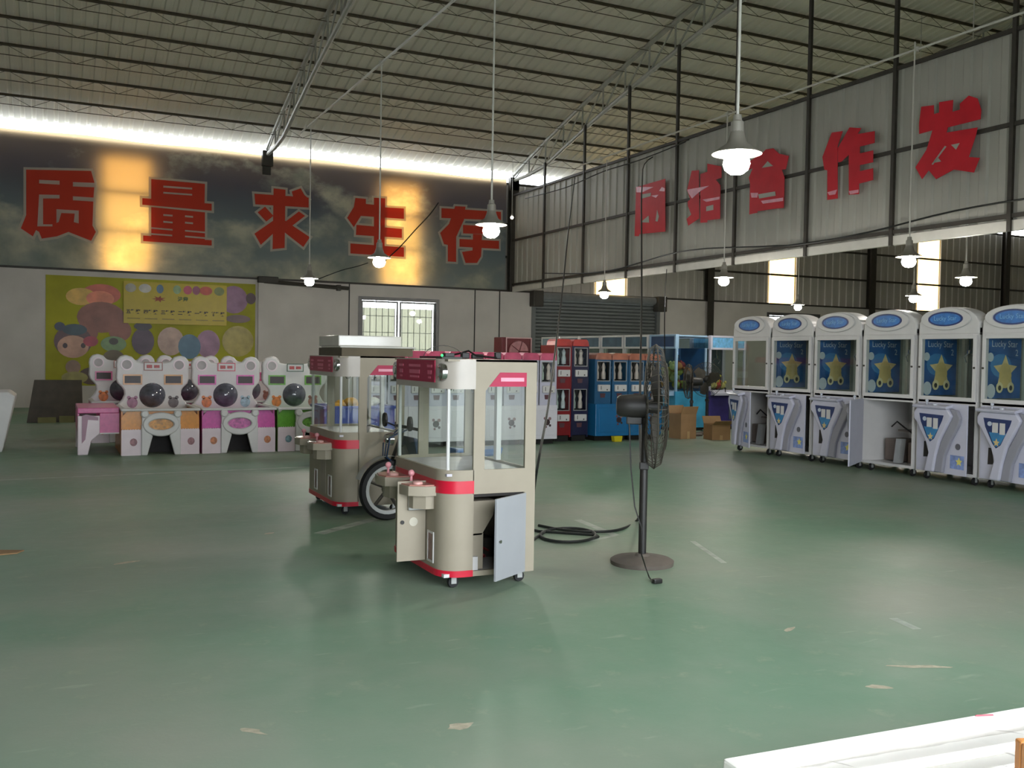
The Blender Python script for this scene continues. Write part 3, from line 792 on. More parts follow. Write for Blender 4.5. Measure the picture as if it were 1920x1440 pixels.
    # joystick trays
    for y in (W*.28, W*.74):
        tr = build('joystick_tray', MB().prism([(.01, y-.15), (-.06, y-.15), (-.15, y-.10), (-.17, y), (-.15, y+.10), (-.06, y+.15), (.01, y+.15)], 'z', .535, .59), CREAM, t, smooth=True)
        build('tray_bowl', MB().prism([(.0, y-.12), (-.05, y-.12), (-.11, y-.07), (-.12, y), (-.11, y+.07), (-.05, y+.12), (0, y+.12)], 'z', .455, .535), CREAM, tr)
        build('tray_top', MB().prism([(0, y-.135), (-.06, y-.135), (-.14, y-.09), (-.158, y), (-.14, y+.09), (-.06, y+.135), (0, y+.135)], 'z', .59, .597), M('rosy_tray_top', (176, 122, 110), .25, var=.15), tr)
        build('joystick', MB().lathe([(.012, .597), (.008, .61), (.008, .635)], (-.08, y+.05, 0), 8).sphere((-.08, y+.05, .648), .02, 10), M('clear_pink_knob', (206, 140, 146), .2), tr, smooth=True)
        build('button', MB().lathe([(.03, .597), (.03, .608), (.02, .614), (.001, .615)], (-.08, y-.06, 0), 14), M('pale_button', (206, 160, 152), .25), tr, smooth=True)
    # prize hatch on the moulded front
    for y in (W*.14, W*.60):
        h = build('prize_hatch', MB().frame('x', -.006, .004, y, y+.1, .14, .32, .012), WHITE, t)
        build('hatch_picture', MB().box(-.003, -.001, y+.012, y+.088, .152, .308), M('hatch_print', (124, 92, 84), .4, var=.4, scale=18), h)
    build('painted_recess', MB().box(-.002, .0, W*.33, W*.33+.17, .14, .53) if not open_doors else MB().box(-.002, .0, W*.33, W*.33+.17, .14, .53), M('recess_grey', (150, 140, 128), .5) if not open_doors else DARK, t)  # flat plate on the shell; its darker colour stands for a shaded recess
    if open_doors:
        d = build('coin_door', MB().box(-.175, 0, -.006, .006, 0, .47), CREAM, t, loc=(-.004, .27, .135))
        build('coin_mechanism', MB().box(-.115, -.005, -.03, -.0061, .30, .44).box(-.10, -.02, -.045, -.03, .32, .36), M('coin_steel', (150, 150, 146), .3, .7), d, bev=.004)
        build('coin_slot', MB().box(-.09, -.08, -.048, -.045, .325, .355).box(-.05, -.04, -.048, -.045, .325, .355), BLACK, d)
        build('lock', MB().lathe([(.001, -.012), (.012, -.012), (.012, -.006), (.001, -.006)], (-.145, 0, .23), 12, 'y'), BLACK, d)
        build('faded_disc', MB().prism(ell(-.075, .23, .026, .026), 'y', -.0075, -.006), M('faded_grey', (188, 182, 166), .5), d)
        sdoor = build('service_door', MB().box(-.325, 0, -.012, 0, .08, .545), M('pale_grey_door', (158, 160, 164), .4, var=.03), t, loc=(.515, -.002, 0))
        sdoor.rotation_euler = (0, 0, math.radians(33))
        build('lock', MB().lathe([(.001, -.02), (.01, -.02), (.012, -.012), (.001, -.012)], (-.285, 0, .30), 12, 'y'), CHROME, sdoor, smooth=True)
        ch = build('prize_chute', MB().prism([(.19, .50), (.36, .50), (.34, .41), (.27, .30), (.19, .30)], 'y', .06, .3).box(.19, .28, .06, .3, .10, .31), CREAM, t)
        build('junction_box', MB().box(.2, .235, .03, .1, .10, .18), WHITE, t)
        build('power_supply', MB().box(.34, .48, .35, .6, .1, .22), STEELD, t, bev=.005)
        for k in range(3):
            pts = [(.3+.06*math.sin(i*1.3+k), .2+.08*k+.05*math.cos(i*1.7), .1+.012*i+.04*abs(math.sin(i+k))) for i in range(8)]
            build('wiring', MB().tube(pts, .006, 5), M('wire_%d' % k, [(120, 30, 30), (40, 40, 40), (150, 140, 60)][k], .5), t, smooth=True)
        build('inner_shelf', MB().box(.2, D-.02, .02, W-.02, .53, .545), DARK, t)
    for x in (.1, D-.06):
        for y in (.08, W-.08): caster(t, x, y)
    return t
twin_crane('red and white twin crane machine with two open doors beside the fan', (2.0, 5.02, 0), .93, True)
twin_crane('red and white twin crane machine with wrapped tray on its roof', (2.12, 7.7, 0), 1.02, False)

# things lying on the two crane machines
t = thing('circuit_board', 'small circuit board with green light on the front crane machine roof', 'electronics', (2.14, 5.32, 1.326))
build('board', MB().box(-.06, .07, -.05, .05, 0, .012), M('pcb', (40, 46, 40), .5), t)
build('chip', MB().box(-.03, .03, -.03, .02, .012, .035), BLACK, t, bev=.003)
build('indicator', MB().sphere((-.055, -.04, .02), .008, 8), EM('green_led', (60, 255, 120), 3), t)
t = thing('wire_tangle', 'dark looped wires lying across the front crane machine roof', 'wire', (2.3, 5.5, 1.327))
build('wire', MB().tube([(-.2, .2, .006), (-.1, .12, .008), (0, .05, .03), (.05, .0, .05), (.08, -.05, .02), (.2, -.1, .008)], .006, 5), BLACK, t, smooth=True)
build('wire', MB().tube([(-.1+.13*math.cos(a), .05, .005+.075*math.sin(a)) for a in [PI*i/12 for i in range(13)]], .0025, 5), STEELD, t, smooth=True)
build('plug', MB().box(.0, .05, -.02, .02, .0, .04).box(.12, .2, .1, .13, 0, .03).box(.2, .24, -.08, -.05, 0, .045), BLACK, t, bev=.006)
t = thing('wrapped_tray', 'shallow tray wrapped in clear film on the rear crane machine roof', 'tray', (2.16, 7.72, 1.325))
build('tray_board', MB().box(0, .62, 0, .75, .002, .07), M('drab_board', (92, 82, 62), .7, var=.2), t)
build('film_cover', MB().box(-.02, .64, -.02, .6, .07, .085).box(0.0, .55, .1, .75, .085, .175), M('milky_film', (214, 212, 204), .12, var=.05), t, bev=.02)

# ================================================================== star crane machines along the right
POS = M('poster_blue', (40, 92, 150), .35, var=.45, scale=5)
def star_crane(label, yc, angle, bare=False):
    t = thing('star_crane_machine', label, 'claw machine', (9.1, yc, 0), group='row of white star crane machines')
    H = .40; D = .82
    build('cabinet_side', MB().box(.02, D, H-.02, H, .1, .93), WHITE, t); build('cabinet_side', MB().box(.02, D, -H, -H+.02, .1, .93), WHITE, t)
    build('cabinet_back', MB().box(D-.02, D, -H+.02, H-.02, .1, .93), WHITE, t)
    build('cabinet_floor', MB().box(.02, D-.02, -H+.02, H-.02, .1, .12), WHITE, t)
    build('deck', MB().box(.0, D-.02, -H+.02, H-.02, .9, .93), WHITE, t)
    build('front_frame', MB().frame('x', 0, .02, -H, H, .1, .93, .028, .03, .05), WHITE, t)
    for x in (.03, D-.03):
        for y in (-H+.02, H-.02): build('corner_post', MB().box(x-.022, x+.022, y-.02, y+.02, .93, 1.68), WHITE, t)
    for y in (-H+.012, H-.016): build('side_glass', MB().box(.05, D-.05, y, y+.004, .94, 1.66), GL, t)
    build('top_box', MB().box(0.0, D, -H, H, 1.665, 1.74), WHITE, t)
    bk = build('back_wall', MB().box(D-.03, D-.01, -H+.04, H-.04, .93, 1.665), M('inner_back_grey', (120, 126, 124), .3), t)
    if not bare:
        yq = H-.026      # stuck inside the far side pane, facing down the row
        ps = build('inner_poster', MB().box(.05, .60, yq, yq+.006, .97, 1.63), POS, t, label='blue printed poster with yellow winged star')
        def pz(poly, k): return MB().prism(poly, 'y', yq-.002-.002*k, yq-.0005-.002*k)
        for u, z, a, b in ((.10, 1.42, .05, .05), (.12, 1.05, .07, .08), (.27, 1.33, .17, .13)):
            build('printed_cloud', pz(ell(u, z, a, b, 14), 0 if a > .1 else 1), M('cloud_white' if a < .15 else 'cloud_blue', (196, 206, 210) if a < .15 else (70, 130, 180), .4), ps)
        star = [(.34+(.20 if k % 2 == 0 else .09)*math.sin(k*PI/5), 1.27+(.18 if k % 2 == 0 else .09)*math.cos(k*PI/5)) for k in range(10)]
        build('printed_star', pz(star, 2), M('star_yellow', (214, 196, 140), .4, var=.15, scale=14), ps)
        build('printed_star', pz(ell(.34, 1.22, .1, .14, 14), 3), M('star_gold', (200, 180, 116), .4, var=.2), ps)
        for du in (-.09, .09):
            pw = build('printed_paw', pz(ell(.34+du, 1.09, .055, .06, 12), 4), M('star_pale', (214, 206, 160), .4, var=.15), ps)
            build('paw_pad', pz(ell(.34+du, 1.085, .025, .03, 10), 5), M('paw_dark', (60, 64, 60), .5), ps)
        build('lettering', text_mb('Lucky Star', .1, 'y', yq-.006, .32, 1.565), M('pale_lettering', (190, 204, 210), .4), ps, fixn=False)
        build('lettering', text_mb('2', .1, 'y', yq-.006, .52, 1.47), M('pale_lettering', (190, 204, 210), .4), ps, fixn=False)
    cb = build('claw_cable', MB().tube([(.42, .05, 1.66), (.42, .05, 1.5)], .005, 5), CHROME, t)
    build('claw', MB().lathe([(.001, 1.5), (.03, 1.5), (.03, 1.46), (.001, 1.46)], (.42, .05, 0), 10).tube([(.42, .07, 1.46), (.42, .12, 1.42), (.42, .09, 1.36)], .007, 5).tube([(.42, .03, 1.46), (.42, -.02, 1.42), (.42, .01, 1.36)], .007, 5), CHROME, cb)
    # arched header
    arch = [(-H, 1.67), (H, 1.67), (H, 1.81)]+[(H*.94*math.cos(a), 1.815+.165*math.sin(a)) for a in [PI*i/18 for i in range(1, 18)]]+[(-H, 1.81)]
    hd = build('header', MB().prism(arch, 'x', -.005, .2), WHITE, t, bev=.015)
    build('header_bulge', MB().ring(ell(.03, 1.845, .33, .125, 28), ell(.03, 1.845, .235, .082, 28), 'x', -.03, -.004), WHITE, hd, bev=.008)
    ov = build('oval_sign', MB().prism(ell(.03, 1.845, .236, .083, 28), 'x', -.02, -.005), M('oval_navy', (34, 54, 110), .3, var=.1), hd, label='blue oval sign with pale script')
    build('oval_face', MB().prism(ell(.03, 1.845, .205, .066, 28), 'x', -.024, -.02), M('oval_blue', (46, 112, 182), .3, var=.35, scale=12), ov)
    build('lettering', text_mb('Lucky Star', .072, 'x', -.0255, .03, 1.85, flip=-1), M('oval_letter', (120, 180, 220), .4), ov, fixn=False)
    # window door
    wd = build('window_door', MB().frame('x', -.022, 0, -H+.015, H-.015, .925, 1.665, .045), WHITE, t, bev=.004)
    build('door_glass', MB().box(-.012, -.008, -H+.06, H-.06, .97, 1.62), GL, wd)
    build('lock', MB().lathe([(.001, -.03), (.012, -.03), (.012, -.022), (.001, -.022)], (0, H-.035, 1.3), 10, 'x').lathe([(.001, -.03), (.012, -.03), (.012, -.022), (.001, -.022)], (0, -H+.035, 1.3), 10, 'x'), STEELD, wd)
    # hinged lower front with moulded funnel; local frame at its hinge
    w_ = .745
    def U(px): return -(px-713)/347*w_          # photo-style abscissa across the panel -> local y
    def Z(py): return .9-(py-800)/525*.79
    def Q(pts): return [(U(x), Z(y)) for x, y in pts]
    fp = build('front_panel', MB().box(-.016, 0, -w_, 0, .11, .895), LAV, t, loc=(-.002, w_/2, 0))
    fp.rotation_euler = (0, 0, -math.radians(angle))
    fu = build('moulded_funnel', MB().prism(Q([(716, 880), (745, 832), (955, 838), (985, 890), (965, 940), (905, 1080), (880, 1200), (865, 1322), (800, 1322), (830, 1180), (810, 1100), (740, 960), (718, 930)]), 'x', -.085, -.016), LAV, fp, bev=.018)
    ip = build('instruction_panel', MB().prism(Q([(762, 885), (935, 890), (925, 930), (872, 1070), (845, 1095), (820, 1060), (775, 950)]), 'x', -.088, -.086), M('panel_navy', (34, 52, 100), .35, var=.1), fu)
    build('panel_blue', MB().prism(Q([(800, 985), (905, 985), (870, 1065), (845, 1085), (825, 1055)]), 'x', -.09, -.088), M('panel_sky', (60, 130, 180), .35, var=.25), ip)
    build('instruction_card', MB().box(-.091, -.089, U(855), U(820), Z(985), Z(915)), WHITE, ip); build('instruction_card', MB().box(-.091, -.089, U(898), U(865), Z(995), Z(915)), WHITE, ip)
    build('card_dot', MB().prism(ell(U(803), Z(925), .03, .025, 12), 'x', -.091, -.089), M('card_pale', (190, 200, 214), .4), ip)
    build('panel_star', MB().prism([(U(848)+(.045 if k % 2 == 0 else .02)*math.sin(k*PI/5), Z(1055)+(.045 if k % 2 == 0 else .02)*math.cos(k*PI/5)) for k in range(10)], 'x', -.092, -.09), M('star_orange', (214, 190, 130), .4), ip)
    build('curved_band', MB().prism(Q([(960, 838), (1010, 850), (1032, 905), (1020, 960), (965, 1090), (930, 1200), (918, 1322), (862, 1322), (878, 1200), (905, 1090), (960, 960), (985, 890)]), 'x', -.06, -.016), GREYB, fp, bev=.012)
    build('dark_slot', MB().prism(Q([(768, 1100), (790, 1100), (803, 1215), (765, 1220)]), 'x', -.02, -.0165), DARK, fp)
    build('round_lock', MB().prism(ell(U(1005), Z(1115), .035, .035, 14), 'x', -.022, -.0165), M('lock_grey', (96, 96, 104), .4), fp)
    st = build('sticker', MB().box(-.0185, -.0165, U(1048), U(955), Z(1280), Z(1180)), M('sticker_blue', (130, 150, 200), .4, var=.3, scale=20), fp)
    build('sticker_star', MB().prism([(U(1015)+(.05 if k % 2 == 0 else .024)*math.sin(k*PI/5), Z(1225)+(.05 if k % 2 == 0 else .024)*math.cos(k*PI/5)) for k in range(10)], 'x', -.02, -.0185), M('sticker_yellow', (220, 210, 110), .4), st)
    cd = build('control_deck', MB().prism([(-.016, .855), (-.11, .835), (-.12, .85), (-.11, .865), (-.016, .885)], 'y', -w_*.72, -.02), LAV, fp)
    # prism along y keeps (x,z) pairs
    build('joystick', MB().lathe([(.01, .865), (.007, .875), (.007, .905)], (-.07, -.2, 0), 8).sphere((-.07, -.2, .918), .018, 8), M('clear_knob', (200, 205, 215), .15), cd, smooth=True)
    build('button', MB().lathe([(.025, .868), (.025, .885), (.001, .89)], (-.07, -.33, 0), 12), M('clear_knob', (200, 205, 215), .15), cd, smooth=True)
    if angle > 12:
        build('power_box', MB().box(.3, .6, .02, .3, .13, .4), M('box_drab', (112, 100, 92), .6), t, bev=.01)
        build('coin_box', MB().box(.25, .5, -.33, -.1, .13, .38), M('box_brown', (120, 104, 94), .6), t, bev=.01)
        build('bill_chute', MB().prism([(.12, .13), (.2, .13), (.24, .42), (.16, .42)], 'y', -.08, .0), STEELL, t)
        for k in range(3): build('bill_light', MB().prism(ell(-.04, .2+.08*k, .02, .02, 10), 'x', .14+.012*k, .146+.012*k), BLACK, t)
        build('inner_shelf', MB().box(.3, .78, -.36, .1, .5, .52), M('board_drab', (104, 94, 86), .6), t)
        build('wiring', MB().tube([(.3, .2, .55), (.28, .1, .62), (.3, 0, .55), (.28, -.12, .5), (.3, -.2, .4)], .01, 5), BLACK, t, smooth=True)
    for x in (.1, D-.1):
        for y in (-H+.08, H-.08): caster(t, x, y, .1)
    return t
ORD = [('first of the row, beside the pedestal fans, door half open', 20, True), ('second of the row, below the barred window, clear poster', 5, False), ('third of the row, before the one with open front', 3, False),
       ('fourth of the row, lower front swung wide open', 57, False), ('fifth of the row, after the one with open front', 7, False), ('sixth and nearest of the row, cut by the frame edge', 7, False)]
for i, (l, a, bare) in enumerate(ORD):
    star_crane('white star crane machine, '+l, 10.93-.84*i, a, bare)

# ================================================================== bear ball machines on the left
def bear_machine(col, rgb, label, loc, plaque):
    t = thing('bear_ball_machine', label, 'arcade machine', loc, group='white bear ball machines')
    colm = M('bear_'+col, rgb, .3, var=.1, scale=30)
    W = .95; S = 1/900
    def u(x): return (x-648)*S
    def z(y): return (1290-y)/890
    P = lambda pts: [(u(a), z(b)) for a, b in pts]
    for a, b in ((0, .25), (.70, W)):
        scal = [(a, 0), (b, 0), (b, .32)]+[(b-(b-a)*i/16, .325+.012*(i % 2)) for i in range(1, 16)]+[(a, .32)]
        lp = build('lower_panel', MB().prism(scal, 'y', .02, .05), PINKW, t, label='white scalloped lower panel with small print')
        build('panel_print', MB().prism(ell((a+b)/2+.02, .17, .045, .05, 12), 'y', .016, .0195), M('toy_print_'+col, [(150, 104, 110), (190, 120, 80), (120, 150, 160)][len(col) % 3], .4, var=.5, scale=30), lp)
    build('colour_panel', MB().prism([(0, .325), (W, .325), (W, .48), (W-.07, .565), (.07, .565), (0, .48)], 'y', .055, .075), colm, t)
    # bear-shaped front with an oval window and two feet
    cx, cz = .475, .395
    fr = build('bear_front', MB().ring(ell(cx, cz, .225, .155, 32), ell(cx, cz, .15, .07, 32), 'y', -.02, .055), WHITE, t, smooth=True, bev=.015)
    for s in (-1, 1):
        build('ear', MB().lathe([(.001, -.03), (.035, -.03), (.05, -.015), (.05, .05), (.001, .05)], (cx+s*.2, 0, .53), 16, 'y'), WHITE, fr, smooth=True)
        build('foot', MB().prism([(cx+s*.24, .40), (cx+s*.10, .25), (cx+s*.165, .0), (cx+s*.24, .0)], 'y', -.01, .05), WHITE, fr, bev=.012)
        build('front_corner', MB().prism([(cx+s*.19, .30), (cx+s*.235, .30), (cx+s*.235, .52), (cx+s*.12, .53)], 'y', -.005, .05), WHITE, fr, bev=.01)
    build('oval_print', MB().prism(ell(cx, cz, .152, .072, 24), 'y', .02, .03), M('oval_'+col, tuple(min(255, int(c*.8+30)) for c in rgb), .3, var=.5, scale=25), fr)
    # table rim and sunken basin
    build('table_rim', MB().box(-.01, W+.01, -.02, .06, .565, .60).box(-.01, .05, .06, 1.1, .565, .60).box(W-.05, W+.01, .06, 1.1, .565, .60), WHITE, t, bev=.015)
    build('basin', MB().box(.05, W-.05, .06, 1.1, .38, .4), colm, t)
    build('side_board', MB().box(0, .02, .08, 1.25, .0, .56), colm, t); build('side_board', MB().box(W-.02, W, .08, 1.25, 0, .56), colm, t)
    build('back_board', MB().box(0.02, W-.02, 1.23, 1.25, 0, .56), PINKW, t)
    build('opening_shade_board', MB().box(.02, W-.02, .4, .42, 0, .38), DARK, t)  # dark board painted in for the shaded opening between the feet
    # upright face board
    def fu(x): return (x-600)/830+.0
    def fz(y): return .50+(730-y)/745
    left = [(640, 760), (612, 690), (620, 655), (660, 610), (685, 560), (680, 510), (655, 480), (612, 440), (596, 390), (602, 300), (596, 250), (605, 205), (640, 165), (700, 150), (765, 170), (810, 215), (870, 225)]
    pts = left+[(1985-x, y) for x, y in reversed(left)]
    fb = build('face_board', MB().prism([(fu(x), fz(y)) for x, y in pts], 'y', 1.1, 1.2), WHITE, t, bev=.02)
    for s in (710, 1275):
        build('ear_ring', MB().ring(ell(fu(s), fz(250), .08, .08, 20), ell(fu(s), fz(250), .062, .062, 20), 'y', 1.088, 1.1), PINKW, fb, smooth=True)
        build('ear_speaker', MB().prism(ell(fu(s), fz(250), .062, .062, 20), 'y', 1.094, 1.1), M('speaker_grey', (168, 164, 164), .5), fb)
    for a in (670, 1110):
        d = build('score_frame', MB().frame('y', 1.085, 1.1, fu(a), fu(a+205), fz(455), fz(350), .02), colm if col != 'orange' else M('frame_tan', (206, 150, 90), .3), fb)
        build('score_display', MB().box(fu(a)+.02, fu(a+205)-.02, 1.09, 1.099, fz(455)+.02, fz(350)-.02), M('display_dark', (44, 28, 26), .4), d)
    pq = build('name_plaque', MB().box(fu(890), fu(1095), 1.085, 1.1, fz(310), fz(222)), WHITE, fb, bev=.006)
    build('plaque_border', MB().frame('y', 1.081, 1.085, fu(890), fu(1095), fz(310), fz(222), .012), M('plaque_'+col, plaque, .4), pq)
    build('plaque_print', MB().box(fu(920), fu(980), 1.081, 1.084, fz(285), fz(250)).box(fu(1000), fu(1060), 1.081, 1.084, fz(282), fz(252)), M('plaque_red', (170, 60, 60), .4, var=.5, scale=60), pq)
    gb = build('glass_ball', MB().lathe([(.001, -.11), (.05, -.105), (.10, -.085), (.14, -.055), (.168, -.01), (.172, 0), (.001, 0)], (fu(985), 1.1, fz(565)), 26, 'y'), M('ball_smoky', (84, 86, 96), .06, .0, var=.5, scale=9, spec=.8), fb, smooth=True)
    for k, (x, y, rgb_) in enumerate(((770, 640, (160, 110, 140)), (1215, 640, (96, 84, 84)))):
        if col != 'orange': rgb_ = [(206, 120, 60), (150, 180, 190)][k] if col == 'pink' else [(216, 120, 40), (150, 104, 90)][k]
        build('printed_animal', MB().prism(ell(fu(x), fz(y), .07, .075, 14), 'y', 1.095, 1.0995).prism(ell(fu(x)-.045, fz(y)+.07, .025, .025, 8), 'y', 1.095, 1.0995).prism(ell(fu(x)+.045, fz(y)+.07, .025, .025, 8), 'y', 1.095, 1.0995), M('animal_%s_%d' % (col, k), rgb_, .4, var=.35, scale=20), fb)
    build('support', MB().box(.2, .75, 1.2, 1.24, .3, 1.0), PINKW, t)
    return t
bear_machine('orange', (214, 138, 30), 'white bear ball machine with orange panels below the notice', (.80, 13.0, 0), (150, 100, 90))
bear_machine('pink', (206, 84, 166), 'white bear ball machine with pink panels between orange and green ones', (1.785, 13.0, 0), (200, 80, 100))
bear_machine('green', (96, 160, 40), 'white bear ball machine with green panels beside the rear crane machine', (2.77, 13.0, 0), (60, 90, 70))
for x, c, l in ((.52, 'rose', 'rear white bear ball machine nearest the wall boards, mostly behind the orange one'), (1.5, 'rose', 'rear white bear ball machine whose ears show behind the orange and pink ones'), (2.48, 'rose', 'rear white bear ball machine whose ears show behind the green one')):
    bear_machine(c, (200, 90, 140), l, (x, 14.9, 0), (170, 120, 110))
t = thing('pink_end_unit', 'pink table end with pale rounded legs beside the orange bear machine', 'arcade machine', (.30, 13.25, 0))
pk = M('end_pink', (206, 96, 150), .35, var=.12, scale=20)
build('table_top', MB().box(0, .49, 0, 1.2, .53, .60), pk, t, bev=.01)
build('front_board', MB().box(.26, .49, 0, .03, .27, .53), pk, t)
build('leg_panel', MB().prism([(0, 0), (.12, 0), (.16, .18), (.26, .27), (.26, .5), (.0, .5)], 'y', -.01, .04), PINKW, t, bev=.01)
build('leg_panel', MB().prism([(0, 0), (.12, 0), (.16, .18), (.26, .27), (.26, .5), (.0, .5)], 'y', 1.1, 1.15), PINKW, t, bev=.01)
build('leg_moulding', MB().prism([(.05, .5), (.10, .52), (.24, .48), (.24, .44), (.12, .45), (.09, .2), (.05, .15)], 'y', -.02, -.01), M('moulding_lilac', (160, 120, 140), .4), t)  # moulding in a darker lilac than the leg panel
build('side_board', MB().box(0, .02, .04, 1.1, .3, .53), pk, t)
build('edge_strip', MB().box(.26, .49, -.004, .0, .265, .28), WHITE, t)

# ================================================================== gift machines at the back
def gift_machine(name, label, x0, y0, n, wst, body, topm, lower, tiers, ztop, group, zlow=.6, dd=.5):
    t = thing(name, label, 'gift machine', (x0, y0, 0), group=group)
    W = n*wst
    if zlow:
        lo = build('lower_cabinet', MB().box(0, W, -.05, dd, .08, zlow), lower, t, bev=.008)
        dr = build('cabinet_door', MB().box(.06, W-.06, -.058, -.05, .14, zlow-.06), lower, t, bev=.004)
        for k, (dx, dz, r) in enumerate(((.0, 0, .05), (-.04, .06, .022), (.045, .055, .026), (.05, -.05, .02), (-.02, -.07, .018))):
            build('cartoon_print', MB().prism(ell(W/2+.12+dx, .34+dz, r, r, 10), 'y', -.061, -.058), M('print_dk%d' % (k % 3), [(60, 44, 48), (120, 80, 88), (150, 120, 120)][k % 3], .4, var=.3), dr)
    build('cabinet_back', MB().box(0, W, dd-.02, dd, zlow or .07, ztop-.1), body, t)
    build('cabinet_side', MB().box(0, .02, 0, dd, zlow or .07, ztop-.1).box(W-.02, W, 0, dd, zlow or .07, ztop-.1), body, t)
    build('plinth', MB().box(.03, W-.03, .03, dd-.03, 0, .09), BLACK, t)
    zz = [(zlow or .15, ztop-.11)] if tiers == 1 else [(.10, .86), (.86, ztop-.11)]
    for i in range(n):
        xa, xb = i*wst+.012, (i+1)*wst-.012; xm = (xa+xb)/2
        for (za, zb) in zz:
            hgt = zb-za; w0 = za+hgt*.52
            fr = build('station_front', MB().frame('y', -.006, .02, xa, xb, za, zb, .03, w0-za, .03), body, t)
            build('window_trim', MB().frame('y', -.014, -.006, xa+.022, xb-.022, w0-.006, zb-.022, .012), M('trim_grey', (160, 160, 160), .4, .3), fr)
            build('window_pane', MB().box(xa+.03, xb-.03, .004, .007, w0, zb-.03), GL, fr)
            build('inner_back', MB().box(xa+.02, xb-.02, .2, .21, w0-.02, zb), DARK, fr)
            for sx in (-.3, .3):
                build('hanging_prize', MB().lathe([(.001, w0+.02), (.036, w0+.03), (.038, w0+.12), (.024, w0+.17), (.036, w0+.22), (.012, zb-.05), (.001, zb-.045)], (xm+sx*(xb-xa)*.72, .1, 0), 10), M('prize_%d' % random.randint(0, 3), random.choice([(224, 226, 222), (214, 220, 226), (226, 206, 200), (200, 216, 206)]), .35, var=.15, scale=12), fr, smooth=True)
            pn = build('coin_panel', MB().box(xa+.035, xb-.035, -.05, -.006, w0-.17, w0-.06), WHITE, fr, bev=.01)
            build('coin_slot', MB().box(xm-.07, xm-.06, -.052, -.05, w0-.14, w0-.08).box(xm+.04, xm+.055, -.06, -.05, w0-.15, w0-.13), STEELD, pn)
            build('return_cup', MB().prism([(xm-.05, w0-.27), (xm+.03, w0-.27), (xm+.04, w0-.20), (xm-.06, w0-.20)], 'y', -.012, -.006), M('cup_dark', (92, 60, 66), .4), fr)
            build('drop_rod', MB().tube([(xm-.05, .1, zb-.04), (xm-.05, .1, w0+.05)], .008, 5), BLACK, fr)
        if topm:
            x_a, x_b = i*wst+.004, (i+1)*wst-.004
            build('light_box', MB().prism([(x_a, ztop-.11), (x_b, ztop-.11), (x_b-.015, ztop-.03), (x_b-.045, ztop), (x_a+.045, ztop), (x_a+.015, ztop-.03)], 'y', -.012, dd*.6), topm, t, bev=.008)
    return t
PTOP = M('rosy_lightbox', (206, 92, 122), .25, var=.2, scale=5)
for i in range(5):
    gift_machine('pink_gift_machine', 'white gift machine with rosy light boxes, %s counted from the red tower' % ['fifth', 'fourth', 'third', 'second', 'first'][i], 4.0+.608*i, 13.0, 2, .303, LAV, PTOP, M('white_cabinet', (222, 220, 226), .35, var=.03), 1, 1.4, 'white gift machines with rosy tops')
REDT = M('red_tower', (126, 22, 28), .35, var=.15)
gift_machine('red_gift_tower', 'tall red gift tower with two stacked windows', 7.16, 13.3, 1, .31, REDT, M('red_lightbox', (190, 60, 54), .3, var=.2), REDT, 2, 1.63, 'two-tier gift towers', 0)
gift_machine('navy_gift_tower', 'tall navy gift tower with two stacked windows beside the red one', 7.475, 13.3, 1, .31, NAVY, M('red_lightbox', (190, 60, 54), .3, var=.2), NAVY, 2, 1.63, 'two-tier gift towers', 0)
OTOP = M('orange_lightbox', (182, 116, 94), .25, var=.25, scale=5)
for i in range(2):
    gift_machine('blue_gift_machine', ['blue gift machine beside the navy tower, yellow box at its foot', 'blue gift machine partly behind the large fan motor'][i], 7.87+.64*i, 13.25, 2, .315, BLUE, OTOP, M('bright_blue_cabinet', (30, 108, 160), .3, var=.08), 1, 1.42, 'blue gift machines')
build('yellow_box', MB().prism([(0, 0), (.13, 0), (.145, .09), (-.015, .09)], 'y', 0, .1), M('yellow_plastic', (214, 196, 30), .4), label='small yellow box on the floor before the blue gift machine', cat='box', bev=.006, loc=tuple(onz(1145, 823, 0)))
bpy.data.objects['yellow_box'].location = (8.13, 13.02, 0)

